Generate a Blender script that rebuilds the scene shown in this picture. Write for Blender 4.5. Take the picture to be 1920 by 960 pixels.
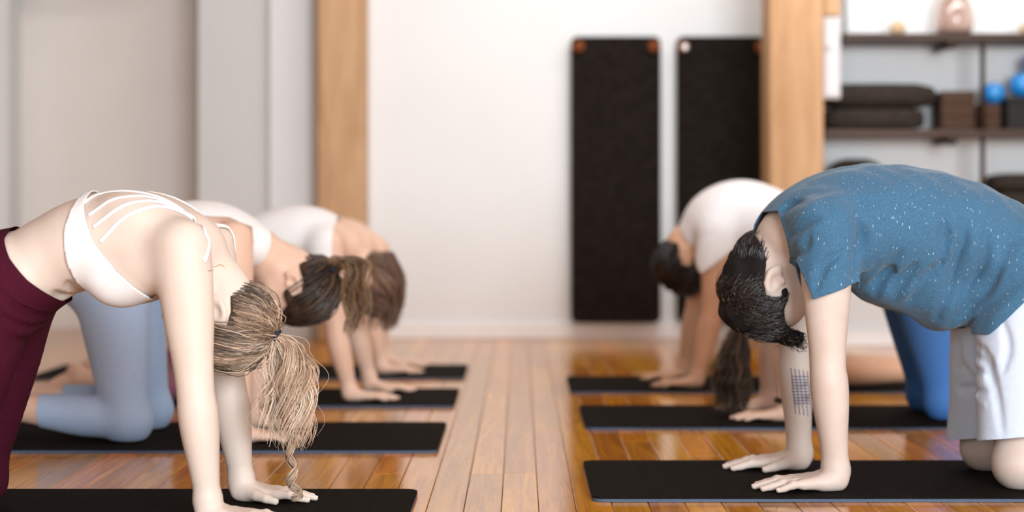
import bpy, bmesh, math, random, time
import numpy as np
from mathutils import Vector, Matrix
T0 = time.time()
f32 = np.float32
rng = np.random.default_rng(7)
random.seed(7)
for o in list(bpy.data.objects):
    bpy.data.objects.remove(o, do_unlink=True)
SC = bpy.context.scene
COL = SC.collection

# ------------------------------------------------------------------ camera, world, lights, exposure
FPX, H, VX, VY = 3200.0, 0.67, 975.0, 395.0
cam_d = bpy.data.cameras.new('camera'); cam = bpy.data.objects.new('camera', cam_d); COL.objects.link(cam)
cam.location = (0, 0, H); cam.rotation_euler = (math.pi/2, 0, 0)
cam_d.sensor_width = 36; cam_d.lens = FPX/1920*36
cam_d.shift_x = -(VX-960)/1920; cam_d.shift_y = -(480-VY)/1920
cam_d.clip_start = 0.05; cam_d.clip_end = 100
cam_d.dof.use_dof = True; cam_d.dof.focus_distance = 3.85; cam_d.dof.aperture_fstop = 1.6; cam_d.dof.aperture_blades = 0
SC.camera = cam
w = bpy.data.worlds.new('world'); SC.world = w; w.use_nodes = True
w.node_tree.nodes['Background'].inputs[0].default_value = (1.0, 0.99, 0.98, 1)
w.node_tree.nodes['Background'].inputs[1].default_value = 0.5
SC.view_settings.view_transform = 'Standard'; SC.view_settings.look = 'None'
SC.view_settings.gamma = 1; SC.view_settings.use_curve_mapping = False
SC.view_settings.exposure = 0.25

def area(name, loc, target, sx, sy, power, col=(1, 1, 1)):
    l = bpy.data.lights.new(name, 'AREA'); l.shape = 'RECTANGLE'; l.size = sx; l.size_y = sy
    l.energy = power; l.color = col
    o = bpy.data.objects.new(name, l); COL.objects.link(o); o.location = loc
    o.rotation_euler = (Vector(target)-Vector(loc)).to_track_quat('-Z', 'Y').to_euler()
    return o
# daylight through the tall windows in the wall behind the camera
area('window_light_rear', (-1.6, -2.3, 1.75), (-1.2, 5, 0.9), 2.6, 2.3, 85, (0.85, 0.945, 1.0))
area('window_light_rear_far', (2.2, -2.3, 1.75), (1.4, 5, 0.9), 2.6, 2.3, 425, (0.85, 0.945, 1.0))
# ceiling lamps and the lamp track that washes the back wall
area('ceiling_lamp_light', (0.5, 4.6, 3.0), (0.5, 4.6, 0), 2.2, 3.6, 26, (1.0, 0.97, 0.93))
area('ceiling_lamp_light_wall', (1.45, 6.8, 2.95), (1.45, 8.9, 0.6), 4.0, 0.25, 55, (1.0, 0.975, 0.945))

# ------------------------------------------------------------------ helpers
def P(px, py, Y):
    return np.array([(px-VX)*Y/FPX, Y, H-(py-VY)*Y/FPX], float)
def XZ(pts, Y):
    return np.array([[(px-VX)*Y/FPX, H-(py-VY)*Y/FPX] for px, py in pts], float)

def mesh_obj(name, V, F, mat, parent=None, smooth=True, col=None):
    me = bpy.data.meshes.new(name)
    V = np.ascontiguousarray(V, dtype=f32); F = np.ascontiguousarray(F, dtype=np.int32)
    n, k = F.shape
    me.vertices.add(len(V)); me.vertices.foreach_set('co', V.ravel())
    me.loops.add(n*k); me.loops.foreach_set('vertex_index', F.ravel())
    me.polygons.add(n); me.polygons.foreach_set('loop_start', np.arange(0, n*k, k, dtype=np.int32))
    if smooth: me.polygons.foreach_set('use_smooth', np.ones(n, bool))
    if col is not None:
        at = me.color_attributes.new('Col', 'FLOAT_COLOR', 'POINT')
        c = np.ones((len(V), 4), f32); c[:, :3] = col; at.data.foreach_set('color', c.ravel())
    me.update(calc_edges=True); me.validate()
    if mat is not None: me.materials.append(mat)
    o = bpy.data.objects.new(name, me); COL.objects.link(o)
    if parent is not None: o.parent = parent
    return o

def bm_obj(name, bm, mat, parent=None, smooth=False, loc=None):
    me = bpy.data.meshes.new(name); bm.to_mesh(me); bm.free()
    if mat is not None: me.materials.append(mat)
    if smooth:
        me.polygons.foreach_set('use_smooth', np.ones(len(me.polygons), bool))
    o = bpy.data.objects.new(name, me); COL.objects.link(o)
    if parent is not None: o.parent = parent
    if loc is not None: o.location = loc
    return o

def box_bm(lo, hi, bevel=0.0, seg=1, bm=None):
    bm = bm or bmesh.new()
    r = bmesh.ops.create_cube(bm, size=1)
    lo, hi = Vector(lo), Vector(hi)
    bmesh.ops.scale(bm, vec=hi-lo, verts=r['verts']); bmesh.ops.translate(bm, vec=(lo+hi)/2, verts=r['verts'])
    if bevel > 0:
        es = {e for v in r['verts'] for e in v.link_edges}
        bmesh.ops.bevel(bm, geom=list(es), offset=bevel, segments=seg, profile=0.5, affect='EDGES')
    return bm

def tag(o, label=None, cat=None, group=None, kind=None):
    if label: o['label'] = label
    if cat: o['category'] = cat
    if group: o['group'] = group
    if kind: o['kind'] = kind
    return o

def empty(name, loc=(0, 0, 0)):
    o = bpy.data.objects.new(name, None); COL.objects.link(o); o.location = loc; o.empty_display_size = 0.1
    return o

def rounded_slab(lo, hi, corner, z0, z1, edge=0.0015, seg=6):
    """flat slab in x-y with rounded corners"""
    bm = bmesh.new(); pts = []
    (x0, y0), (x1, y1) = lo, hi
    for cx, cy, a0 in ((x1-corner, y1-corner, 0), (x0+corner, y1-corner, 90), (x0+corner, y0+corner, 180), (x1-corner, y0+corner, 270)):
        for i in range(seg+1):
            a = math.radians(a0+90*i/seg); pts.append((cx+corner*math.cos(a), cy+corner*math.sin(a)))
    vb = [bm.verts.new((x, y, z0)) for x, y in pts]
    f = bm.faces.new(vb); f.normal_flip()
    r = bmesh.ops.extrude_face_region(bm, geom=[f])
    vs = [g for g in r['geom'] if isinstance(g, bmesh.types.BMVert)]
    bmesh.ops.translate(bm, verts=vs, vec=(0, 0, z1-z0))
    bmesh.ops.recalc_face_normals(bm, faces=bm.faces)
    if edge:
        es = [e for e in bm.edges if all(abs(v.co.z-z1) < 1e-6 for v in e.verts)]
        bmesh.ops.bevel(bm, geom=es, offset=edge, segments=2, affect='EDGES')
    return bm

def tube_mesh(paths, rad, sides=3, col=None, flat=1.0):
    """paths (S,N,3), rad (S,N) -> V,F,(C)"""
    paths = np.asarray(paths, float); S, N, _ = paths.shape
    rad = np.broadcast_to(np.asarray(rad, float), (S, N))
    t = np.gradient(paths, axis=1); t /= np.linalg.norm(t, axis=2, keepdims=True)+1e-9
    ref = np.where(np.abs(t[..., 1:2]) > 0.9, np.array([1., 0, 0]), np.array([0, 1., 0]))
    u = np.cross(t, ref); u /= np.linalg.norm(u, axis=2, keepdims=True)+1e-9
    v = np.cross(t, u)
    a = np.arange(sides)*2*np.pi/sides
    V = paths[:, :, None, :] + rad[:, :, None, None]*(np.cos(a)[None, None, :, None]*u[:, :, None, :] + flat*np.sin(a)[None, None, :, None]*v[:, :, None, :])
    idx = np.arange(S*N*sides).reshape(S, N, sides)
    i0 = idx[:, :-1]; i1 = idx[:, 1:]
    F = np.stack([i0, np.roll(i0, -1, 2), np.roll(i1, -1, 2), i1], -1).reshape(-1, 4)
    C = None
    if col is not None:
        C = np.broadcast_to(np.asarray(col, float).reshape(S, -1, 1, 3), (S, N, sides, 3)).reshape(-1, 3)
    return V.reshape(-1, 3), F, C

def catmull(pts, n):
    pts = np.asarray(pts, float)
    p = np.vstack([2*pts[0]-pts[1], pts, 2*pts[-1]-pts[-2]])
    m = len(pts)-1; s = np.linspace(0, m, n); i = np.minimum(s.astype(int), m-1); t = (s-i)[:, None]
    a, b, c, d = p[i], p[i+1], p[i+2], p[i+3]
    return 0.5*((2*b)+(-a+c)*t+(2*a-5*b+4*c-d)*t**2+(-a+3*b-3*c+d)*t**3)

# ------------------------------------------------------------------ materials
def mat(name, color, rough=0.6, spec=0.4, noise=None, bump=None, metal=0.0, sss=0.0, trans=0.0, sheen=0.0, alpha=None):
    """noise=(scale, colour2, lo, hi, detail)   bump=(scale, strength, distance)"""
    m = bpy.data.materials.new(name); m.use_nodes = True
    nt = m.node_tree; b = nt.nodes['Principled BSDF']
    b.inputs['Base Color'].default_value = (*color, 1); b.inputs['Roughness'].default_value = rough
    b.inputs['Specular IOR Level'].default_value = spec; b.inputs['Metallic'].default_value = metal
    if sss: b.inputs['Subsurface Weight'].default_value = sss; b.inputs['Subsurface Radius'].default_value = (0.02, 0.008, 0.004); b.inputs['Subsurface Scale'].default_value = 0.5
    if trans: b.inputs['Transmission Weight'].default_value = trans
    if sheen: b.inputs['Sheen Weight'].default_value = sheen; b.inputs['Sheen Roughness'].default_value = 0.5
    tc = nt.nodes.new('ShaderNodeTexCoord')
    if noise:
        sc, c2, lo, hi, det = noise
        n = nt.nodes.new('ShaderNodeTexNoise'); n.inputs['Scale'].default_value = sc; n.inputs['Detail'].default_value = det
        nt.links.new(tc.outputs['Object'], n.inputs['Vector'])
        r = nt.nodes.new('ShaderNodeValToRGB'); r.color_ramp.elements[0].position = lo; r.color_ramp.elements[1].position = hi
        r.color_ramp.elements[0].color = (*color, 1); r.color_ramp.elements[1].color = (*c2, 1)
        nt.links.new(n.outputs['Fac'], r.inputs['Fac']); nt.links.new(r.outputs['Color'], b.inputs['Base Color'])
    if bump:
        n = nt.nodes.new('ShaderNodeTexNoise'); n.inputs['Scale'].default_value = bump[0]; n.inputs['Detail'].default_value = 4
        nt.links.new(tc.outputs['Object'], n.inputs['Vector'])
        bp = nt.nodes.new('ShaderNodeBump'); bp.inputs['Strength'].default_value = bump[1]; bp.inputs['Distance'].default_value = bump[2]
        nt.links.new(n.outputs['Fac'], bp.inputs['Height']); nt.links.new(bp.outputs['Normal'], b.inputs['Normal'])
    return m

def skin_mat(name, c, c2):
    return mat(name, c, 0.5, 0.35, noise=(14, c2, 0.35, 0.75, 4), bump=(160, 0.08, 0.002), sss=0.12)

def wood_mat(name, dark, light, axis='Z', scale=9.0, stretch=0.06, rough=0.5, spec=0.4, var=0.0, coat=0.0, bump=0.05):
    m = bpy.data.materials.new(name); m.use_nodes = True; nt = m.node_tree; b = nt.nodes['Principled BSDF']
    L = nt.links.new
    tc = nt.nodes.new('ShaderNodeTexCoord'); mp = nt.nodes.new('ShaderNodeMapping')
    s = [1, 1, 1]; s['XYZ'.index(axis)] = stretch; mp.inputs['Scale'].default_value = s
    oi = nt.nodes.new('ShaderNodeObjectInfo')
    ad = nt.nodes.new('ShaderNodeVectorMath'); ad.operation = 'ADD'
    ml = nt.nodes.new('ShaderNodeMath'); ml.operation = 'MULTIPLY'; ml.inputs[1].default_value = 37.0
    L(oi.outputs['Random'], ml.inputs[0]); L(tc.outputs['Object'], ad.inputs[0]); L(ml.outputs[0], ad.inputs[1])
    L(ad.outputs[0], mp.inputs['Vector'])
    n = nt.nodes.new('ShaderNodeTexNoise'); n.inputs['Scale'].default_value = scale*2; n.inputs['Detail'].default_value = 6; n.inputs['Distortion'].default_value = 1.2
    L(mp.outputs[0], n.inputs['Vector'])
    n2 = nt.nodes.new('ShaderNodeTexNoise'); n2.inputs['Scale'].default_value = scale*12; n2.inputs['Detail'].default_value = 3
    L(mp.outputs[0], n2.inputs['Vector'])
    mx = nt.nodes.new('ShaderNodeMath'); mx.operation = 'MULTIPLY_ADD'; mx.inputs[1].default_value = 0.35
    L(n2.outputs['Fac'], mx.inputs[0]); L(n.outputs['Fac'], mx.inputs[2])
    r = nt.nodes.new('ShaderNodeValToRGB'); r.color_ramp.elements[0].position = 0.45; r.color_ramp.elements[1].position = 0.9
    r.color_ramp.elements[0].color = (*dark, 1); r.color_ramp.elements[1].color = (*light, 1)
    L(mx.outputs[0], r.inputs['Fac'])
    out = r.outputs['Color']
    if var:
        hs = nt.nodes.new('ShaderNodeHueSaturation')
        mr = nt.nodes.new('ShaderNodeMapRange'); mr.inputs['To Min'].default_value = 1-var; mr.inputs['To Max'].default_value = 1+var
        L(oi.outputs['Random'], mr.inputs['Value']); L(mr.outputs[0], hs.inputs['Value'])
        wn = nt.nodes.new('ShaderNodeTexWhiteNoise'); wn.noise_dimensions = '1D'; L(oi.outputs['Random'], wn.inputs['W'])
        mr2 = nt.nodes.new('ShaderNodeMapRange'); mr2.inputs['To Min'].default_value = 0.492; mr2.inputs['To Max'].default_value = 0.512
        L(wn.outputs['Value'], mr2.inputs['Value']); L(mr2.outputs[0], hs.inputs['Hue'])
        L(out, hs.inputs['Color']); out = hs.outputs['Color']
    L(out, b.inputs['Base Color'])
    b.inputs['Roughness'].default_value = rough; b.inputs['Specular IOR Level'].default_value = spec
    b.inputs['Coat Weight'].default_value = coat; b.inputs['Coat Roughness'].default_value = 0.18
    if bump:
        bp = nt.nodes.new('ShaderNodeBump'); bp.inputs['Strength'].default_value = bump; bp.inputs['Distance'].default_value = 0.002
        L(mx.outputs[0], bp.inputs['Height']); L(bp.outputs['Normal'], b.inputs['Normal'])
    return m

def hair_mat(name, rough=0.38, spec=0.5):
    m = bpy.data.materials.new(name); m.use_nodes = True; nt = m.node_tree; b = nt.nodes['Principled BSDF']
    a = nt.nodes.new('ShaderNodeVertexColor'); a.layer_name = 'Col'
    nt.links.new(a.outputs['Color'], b.inputs['Base Color'])
    b.inputs['Roughness'].default_value = rough; b.inputs['Specular IOR Level'].default_value = spec
    return m

M = {}
M['wall'] = mat('wall_paint', (0.815, 0.845, 0.862), 0.65, 0.3, noise=(3, (0.79, 0.82, 0.837), 0.3, 0.8, 3), bump=(90, 0.04, 0.002))
M['ceiling'] = wood_mat('ceiling_timber', (0.22, 0.11, 0.05), (0.40, 0.23, 0.115), 'Y', 5, 0.08, 0.7, 0.2)
M['tan_wall'] = mat('tan_wall_paint', (0.46, 0.36, 0.28), 0.8, 0.2, noise=(4, (0.42, 0.33, 0.255), .3, .7, 3), bump=(60, .1, .002))
M['trim'] = mat('trim_paint', (0.87, 0.87, 0.88), 0.45, 0.4, bump=(60, 0.03, 0.001))
M['beam'] = wood_mat('beam_wood', (0.42, 0.235, 0.11), (0.60, 0.385, 0.22), 'Z', 5, 0.12, 0.6, 0.3)
M['plank'] = wood_mat('floor_wood', (0.46, 0.15, 0.005), (0.80, 0.34, 0.022), 'Y', 14, 0.05, 0.13, 0.8, var=0.24, coat=0.0, bump=0.02)
M['subfloor'] = mat('subfloor', (0.03, 0.018, 0.01), 0.9, 0.1, noise=(20, (0.05, 0.03, 0.02), .3, .7, 2))
M['mat_top'] = mat('mat_rubber_top', (0.009, 0.0068, 0.0055), 0.8, 0.03, noise=(60, (0.014, 0.011, 0.009), .3, .7, 3), bump=(700, 0.25, 0.001))
M['mat_base'] = mat('mat_rubber_base', (0.05, 0.085, 0.15), 0.6, 0.3, noise=(200, (0.07, 0.11, 0.18), .3, .7, 2))
M['hang'] = mat('hanging_mat_foam', (0.010, 0.0075, 0.006), 0.85, 0.05, noise=(40, (0.02, 0.016, 0.014), .3, .7, 3), bump=(300, 0.2, 0.001))
M['peg'] = mat('peg_wood', (0.22, 0.06, 0.018), 0.45, 0.4, noise=(60, (0.3, 0.1, 0.03), .3, .7, 3))
M['chrome'] = mat('peg_metal', (0.75, 0.72, 0.7), 0.3, 0.5, metal=0.8)
M['pipe'] = mat('pipe_iron', (0.03, 0.022, 0.018), 0.45, 0.4, noise=(30, (0.06, 0.04, 0.03), .3, .7, 3), metal=0.6)
M['shelf'] = wood_mat('shelf_wood', (0.028, 0.012, 0.006), (0.065, 0.028, 0.014), 'X', 10, 0.08, 0.5)
M['black_fabric'] = mat('black_fabric', (0.026, 0.019, 0.0155), 0.9, 0.1, noise=(50, (0.045, 0.038, 0.032), .3, .7, 3), bump=(250, 0.3, 0.002))
M['cork'] = mat('dark_foam_block', (0.055, 0.03, 0.02), 0.85, 0.2, noise=(120, (0.085, 0.05, 0.033), .3, .7, 3), bump=(200, 0.2, 0.001))
M['black_box'] = mat('black_box', (0.01, 0.009, 0.009), 0.6, 0.3, bump=(80, 0.2, 0.002))
M['ball'] = mat('blue_ball', (0.015, 0.22, 0.62), 0.22, 0.5, noise=(5, (0.02, 0.27, 0.68), .3, .7, 2))
M['tan'] = mat('tan_woven', (0.55, 0.38, 0.22), 0.8, 0.2, noise=(50, (0.7, 0.52, 0.33), .3, .7, 3), bump=(60, 0.6, 0.004))
M['glass'] = mat('pink_glass', (0.93, 0.80, 0.75), 0.06, 0.5, trans=0.92, noise=(3, (0.9, 0.76, 0.7), .3, .7, 2))
M['panel'] = mat('panel_white', (0.60, 0.61, 0.63), 0.4, 0.4, noise=(4, (0.63, 0.64, 0.66), .3, .7, 2))
M['skin_fair'] = skin_mat('skin_fair', (0.72, 0.60, 0.52), (0.75, 0.63, 0.55))
M['skin_peach'] = skin_mat('skin_peach', (0.76, 0.51, 0.385), (0.80, 0.55, 0.42))
M['skin_tan'] = skin_mat('skin_tan', (0.66, 0.39, 0.25), (0.71, 0.44, 0.29))
M['skin_man'] = skin_mat('skin_man', (0.63, 0.53, 0.47), (0.57, 0.45, 0.385))
M['white_cloth'] = mat('white_cloth', (0.88, 0.875, 0.875), 0.8, 0.2, noise=(30, (0.92, 0.91, 0.91), .3, .7, 2), bump=(500, 0.15, 0.001))
M['white_tee'] = mat('white_tee', (0.84, 0.83, 0.85), 0.85, 0.2, noise=(30, (0.88, 0.87, 0.88), .3, .7, 2), bump=(300, 0.15, 0.001))
M['burgundy'] = mat('burgundy_knit', (0.046, 0.004, 0.013), 0.85, 0.1, noise=(400, (0.07, 0.008, 0.022), .3, .75, 2), bump=(600, 0.2, 0.001))
M['light_blue'] = mat('light_blue_knit', (0.36, 0.49, 0.70), 0.7, 0.25, noise=(200, (0.42, 0.55, 0.76), .3, .7, 2), bump=(500, 0.1, 0.001), sheen=0.15)
M['pink_grey'] = mat('pink_grey_knit', (0.30, 0.20, 0.22), 0.8, 0.2, noise=(22, (0.42, 0.14, 0.24), .5, .6, 2))
M['black_knit'] = mat('black_knit', (0.02, 0.018, 0.02), 0.8, 0.2, noise=(100, (0.03, 0.03, 0.03), .3, .7, 2))
M['royal_blue'] = mat('royal_blue_knit', (0.06, 0.19, 0.52), 0.75, 0.15, noise=(200, (0.07, 0.215, 0.57), .3, .7, 2), bump=(400, 0.1, 0.001))
M['grey_knit'] = mat('grey_knit', (0.35, 0.35, 0.38), 0.8, 0.2, noise=(100, (0.4, 0.4, 0.43), .3, .7, 2))
M['shorts'] = mat('pale_grey_twill', (0.56, 0.65, 0.79), 0.8, 0.2, noise=(80, (0.60, 0.69, 0.82), .3, .7, 3), bump=(300, 0.15, 0.001))
M['ink'] = mat('tattoo_ink', (0.075, 0.10, 0.21), 0.6, 0.2, noise=(300, (0.12, 0.15, 0.28), .3, .7, 2))
M['nail_white'] = mat('white_nail_polish', (0.9, 0.88, 0.87), 0.2, 0.5, noise=(60, (0.92, 0.9, 0.9), .3, .7, 1))
M['nail'] = mat('bare_nail', (0.80, 0.58, 0.50), 0.3, 0.5, noise=(60, (0.84, 0.62, 0.55), .3, .7, 1))
M['hair'] = hair_mat('hair_strands')
M['hair_black'] = hair_mat('black_hair_strands', 0.26, 0.8)
M['hair_cap'] = hair_mat('hair_undercoat', 0.85, 0.1)
M['tie'] = mat('hair_tie', (0.02, 0.03, 0.06), 0.8, 0.2, bump=(300, 0.4, 0.002))
M['tie_pink'] = mat('pink_hair_tie', (0.35, 0.03, 0.16), 0.8, 0.2, bump=(300, 0.4, 0.002))
M['gold'] = mat('gold_chain', (0.8, 0.5, 0.25), 0.3, 0.5, metal=1.0)
M['watch'] = mat('watch_black', (0.01, 0.01, 0.012), 0.3, 0.5, noise=(50, (0.02, 0.02, 0.02), .3, .7, 1))
M['eye'] = mat('eye_white', (0.8, 0.78, 0.76), 0.15, 0.5, noise=(50, (0.85, 0.82, 0.8), .3, .7, 1))
M['fixture'] = mat('lamp_housing', (0.7, 0.69, 0.67), 0.5, 0.4)

# heathered blue T-shirt with short pale slub flecks
def tee_mat():
    m = mat('blue_heather', (0.045, 0.115, 0.205), 0.85, 0.2, bump=(500, 0.2, 0.001), sheen=0.2)
    nt = m.node_tree; b = nt.nodes['Principled BSDF']; L = nt.links.new
    tc = nt.nodes.new('ShaderNodeTexCoord')
    n = nt.nodes.new('ShaderNodeTexNoise'); n.inputs['Scale'].default_value = 350; n.inputs['Detail'].default_value = 2
    L(tc.outputs['Object'], n.inputs['Vector'])
    r = nt.nodes.new('ShaderNodeValToRGB'); e = r.color_ramp.elements
    e[0].position = .3; e[0].color = (0.034, 0.108, 0.20, 1); e[1].position = .75; e[1].color = (0.07, 0.178, 0.295, 1)
    L(n.outputs['Fac'], r.inputs['Fac'])
    mp = nt.nodes.new('ShaderNodeMapping'); mp.inputs['Scale'].default_value = (1.0, 0.6, 0.24); mp.inputs['Rotation'].default_value = (0, 0.35, 0)
    L(tc.outputs['Object'], mp.inputs['Vector'])
    v = nt.nodes.new('ShaderNodeTexVoronoi'); v.inputs['Scale'].default_value = 270; v.inputs['Randomness'].default_value = 1
    L(mp.outputs[0], v.inputs['Vector'])
    wn = nt.nodes.new('ShaderNodeSeparateColor'); L(v.outputs['Color'], wn.inputs[0])
    lt = nt.nodes.new('ShaderNodeMath'); lt.operation = 'LESS_THAN'; lt.inputs[1].default_value = 0.26; L(v.outputs['Distance'], lt.inputs[0])
    gt = nt.nodes.new('ShaderNodeMath'); gt.operation = 'GREATER_THAN'; gt.inputs[1].default_value = 0.82; L(wn.outputs[0], gt.inputs[0])
    mu = nt.nodes.new('ShaderNodeMath'); mu.operation = 'MULTIPLY'; L(lt.outputs[0], mu.inputs[0]); L(gt.outputs[0], mu.inputs[1])
    mu2 = nt.nodes.new('ShaderNodeMath'); mu2.operation = 'MULTIPLY'; L(mu.outputs[0], mu2.inputs[0]); L(wn.outputs[1], mu2.inputs[1])
    mx = nt.nodes.new('ShaderNodeMix'); mx.data_type = 'RGBA'; mx.inputs['B'].default_value = (0.42, 0.55, 0.66, 1)
    L(mu2.outputs[0], mx.inputs['Factor']); L(r.outputs['Color'], mx.inputs['A']); L(mx.outputs['Result'], b.inputs['Base Color'])
    return m
M['blue_tee'] = tee_mat()

# ------------------------------------------------------------------ setting
WALL = 8.93
def struct(o): o['kind'] = 'structure'; return o
floor = struct(empty('floor'))
bm_obj('subfloor', box_bm((-5, -2.6, -0.12), (5, 10.2, -0.021)), M['subfloor'], floor)
PW = 0.084
def plank_mesh(L, name='plank'):
    bm = box_bm((-PW/2+0.0007, 0, -0.020), (PW/2-0.0007, L-0.0016, 0.0), 0.0012, 1)
    me = bpy.data.meshes.new(name); bm.to_mesh(me); bm.free(); me.materials.append(M['plank']); return me
lens = [1.8, 2.1, 2.4, 2.7, 3.0]; first_lens = [1.2, 1.5, 1.8, 2.1, 2.4, 2.7]
pm = {L: plank_mesh(L) for L in set(lens+first_lens)}
npl = 0
xs = np.arange(-2.94, 2.95, PW)
for ci, x in enumerate(xs):
    y = 1.65; first = True; end = 9.72 if x < -1.3 else (8.93 if x < 1.6 else 8.45)
    while y < end-0.02:
        L = random.choice(first_lens if first else lens); first = False
        if y+L > end-0.4: me = plank_mesh(end-y)
        else: me = pm[L]
        o = bpy.data.objects.new('plank', me); COL.objects.link(o); o.parent = floor
        o.location = (x, y, random.uniform(-0.0004, 0.0002)); npl += 1
        y += me.vertices and max(v.co.y for v in me.vertices)+0.0016
print('planks', npl)
# boards outside the picture, joined
bm = bmesh.new()
for x in np.arange(-4.96, 4.97, PW):
    inside = -2.98 < x < 2.98
    y = -2.5
    yend = 1.65 if inside else (9.7 if x < 0 else 8.45)
    while y < yend-0.05:
        L = min(random.uniform(1.5, 2.7), yend-y)
        box_bm((x-PW/2+.0007, y, -.02), (x+PW/2-.0007, y+L-.0016, 0), bm=bm); y += L
tag(bm_obj('outlying_planks', bm, M['plank'], floor), kind='stuff')

def pxX(px, Y): return (px-VX)*Y/FPX
HT = 3.1
def wall_prism(name, pts, m=M['wall'], h=HT, z0=-0.02):
    bm = bmesh.new()
    vb = [bm.verts.new((x, y, z0)) for x, y in pts]; vt = [bm.verts.new((x, y, h)) for x, y in pts]
    n = len(pts)
    for i in range(n): bm.faces.new((vb[i], vb[(i+1) % n], vt[(i+1) % n], vt[i]))
    bm.faces.new(vb[::-1]); bm.faces.new(vt); bmesh.ops.recalc_face_normals(bm, faces=bm.faces)
    return struct(bm_obj(name, bm, m))
xa, xb, xc, xd = pxX(14, 9.0), pxX(370, 9.75), pxX(508, 8.98), pxX(640, WALL)
wall_prism('wall_back', [(xd-0.06, WALL), (pxX(1500, WALL), WALL), (pxX(1500, WALL), WALL+.5), (xd-0.06, WALL+.5)])
wall_prism('wall_alcove', [(-5, 9.0), (xa, 9.0), (xa, 9.06), (pxX(40, 9.75), 9.75), (xb, 9.75), (pxX(372, 9.12), 9.12), (xc, 8.985), (xc, 8.93), (xd-.06, 8.93), (xd-.06, 10.0), (-5, 10.0)])
M['recess'] = mat('recess_warm_light_tint', (0.83, 0.775, 0.73), 0.7, 0.2, noise=(3, (0.80, 0.745, 0.70), .3, .8, 3))  # warmer light of the recess put into the base colour
wall_prism('wall_recess_warm_light', [(pxX(40, 9.75)+.004, 9.735), (xb-.002, 9.735), (xb-.002, 9.749), (pxX(40, 9.75)+.004, 9.749)], M['recess'], h=2.0)  # thin added slab carrying the warm-light tint over the recess back
struct(bm_obj('added_shade_soffit', box_bm((pxX(38, 9.75), 9.13, 2.02), (xb, 9.745, HT-.001)), M['wall']))  # unseen soffit, added to keep the ceiling light off the recess
wall_prism('wall_shelf', [(pxX(1492, 8.45), 8.45), (5, 8.45), (5, 9.3), (pxX(1492, 8.45), 9.3)])
wall_prism('wall_left', [(-5.2, -2.6), (-5, -2.6), (-5, 10.2), (-5.2, 10.2)], M['tan_wall'])
wall_prism('wall_right', [(5, -2.6), (5.2, -2.6), (5.2, 9.5), (5, 9.5)])
struct(bm_obj('ceiling', box_bm((-5.2, -2.8, HT), (5.2, 10.2, HT+.15)), M['ceiling']))
# rear and side walls with the window openings (behind / beside the camera)
wall_prism('wall_rear', [(-5.2, -2.8), (5.2, -2.8), (5.2, -2.6), (-5.2, -2.6)], M['tan_wall'], h=0.55)
for i, (x0, x1) in enumerate(((-5, -3.0), (-0.2, 0.8), (3.6, 5))):
    wall_prism('wall_rear_pier_%d' % (i+1), [(x0, -2.8), (x1, -2.8), (x1, -2.6), (x0, -2.6)], M['tan_wall'], z0=.55)
def window(n, lo, hi, axis):
    w_ = struct(empty('window_%d' % n, lo))
    bm = bmesh.new()
    lo = Vector(lo); hi = Vector(hi); d = hi-lo
    for i in range(4):
        t = i/3
        if axis == 0: box_bm((t*d.x-.03, 0, 0), (t*d.x+.03, .08, d.z), bm=bm)
        else: box_bm((0, t*d.y-.03, 0), (.08, t*d.y+.03, d.z), bm=bm)
    for t in (0, .55, 1):
        if axis == 0: box_bm((0, 0, t*d.z-.03), (d.x, .08, t*d.z+.03), bm=bm)
        else: box_bm((0, 0, t*d.z-.03), (.08, d.y, t*d.z+.03), bm=bm)
    bm_obj('window_frame', bm, M['trim'], w_)
window(1, (-3.0, -2.75, .58), (-.2, -2.75, 3.05), 0)
window(2, (.8, -2.75, .58), (3.6, -2.75, 3.05), 0)
# baseboards
struct(bm_obj('baseboard_back', box_bm((pxX(684, 8.9), WALL-.018, 0.0), (pxX(1498, WALL), WALL, .085), .006, 2), M['trim']))
struct(bm_obj('baseboard_right', box_bm((pxX(1560, 8.4), 8.43, 0.0), (4.99, 8.449, .09), .006, 2), M['trim']))

def post(name, x0, x1, y0, y1, label):
    bm = box_bm((x0, y0, 0.0), (x1, y1, HT), 0.012, 2)
    o = bm_obj(name, bm, M['beam'], smooth=False)
    return tag(o, label, 'post')
post('timber_post', pxX(595, 8.70), pxX(684, 8.70), 8.70, 8.925, 'square timber post with warm orange grain, behind the women on the left')
bp = post('timber_post', pxX(1443, 8.05), pxX(1545, 8.05), 8.05, 8.33, 'square timber post with pale grain between the hanging mats and the pipe shelf')
tag(bm_obj('timber_brace', box_bm((pxX(1546, 8.08), 8.1, P(0, 30, 8.1)[2]), (pxX(1577, 8.1), 8.3, HT), .01, 2), M['beam']),
    'short timber brace beside the post above the white wall box', 'brace')

# ------------------------------------------------------------------ mats on the floor
def yoga_mat(px_end, Yn, Yf, s, label, L=1.73):
    """px_end: pixel of the aisle-side end at Yf;  s=+1: mat extends to the left"""
    xe = pxX(px_end, Yf)
    x0, x1 = (xe-L, xe) if s > 0 else (xe, xe+L)
    t = empty('yoga_mat', ((x0+x1)/2, (Yn+Yf)/2, 0)); tag(t, label, 'yoga mat', 'yoga mats on the floor')
    hw, hl = L/2, (Yf-Yn)/2
    bm_obj('base_layer', rounded_slab((-hw, -hl), (hw, hl), .028, 0.0008, .0075, 0), M['mat_base'], t)
    bm_obj('top_layer', rounded_slab((-hw, -hl), (hw, hl), .028, .0075, .011, .0012), M['mat_top'], t)
    return t
ZM = 0.011
yoga_mat(784, 3.45, 4.045, 1, 'black yoga mat nearest the camera on the left, under the woman in burgundy leggings')
yoga_mat(838, 4.71, 5.33, 1, 'black yoga mat under the woman in light blue leggings')
yoga_mat(862, 5.79, 6.34, 1, 'black yoga mat in the left row, third from the camera')
yoga_mat(878, 6.76, 7.32, 1, 'black yoga mat in the left row, farthest from the camera')
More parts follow.
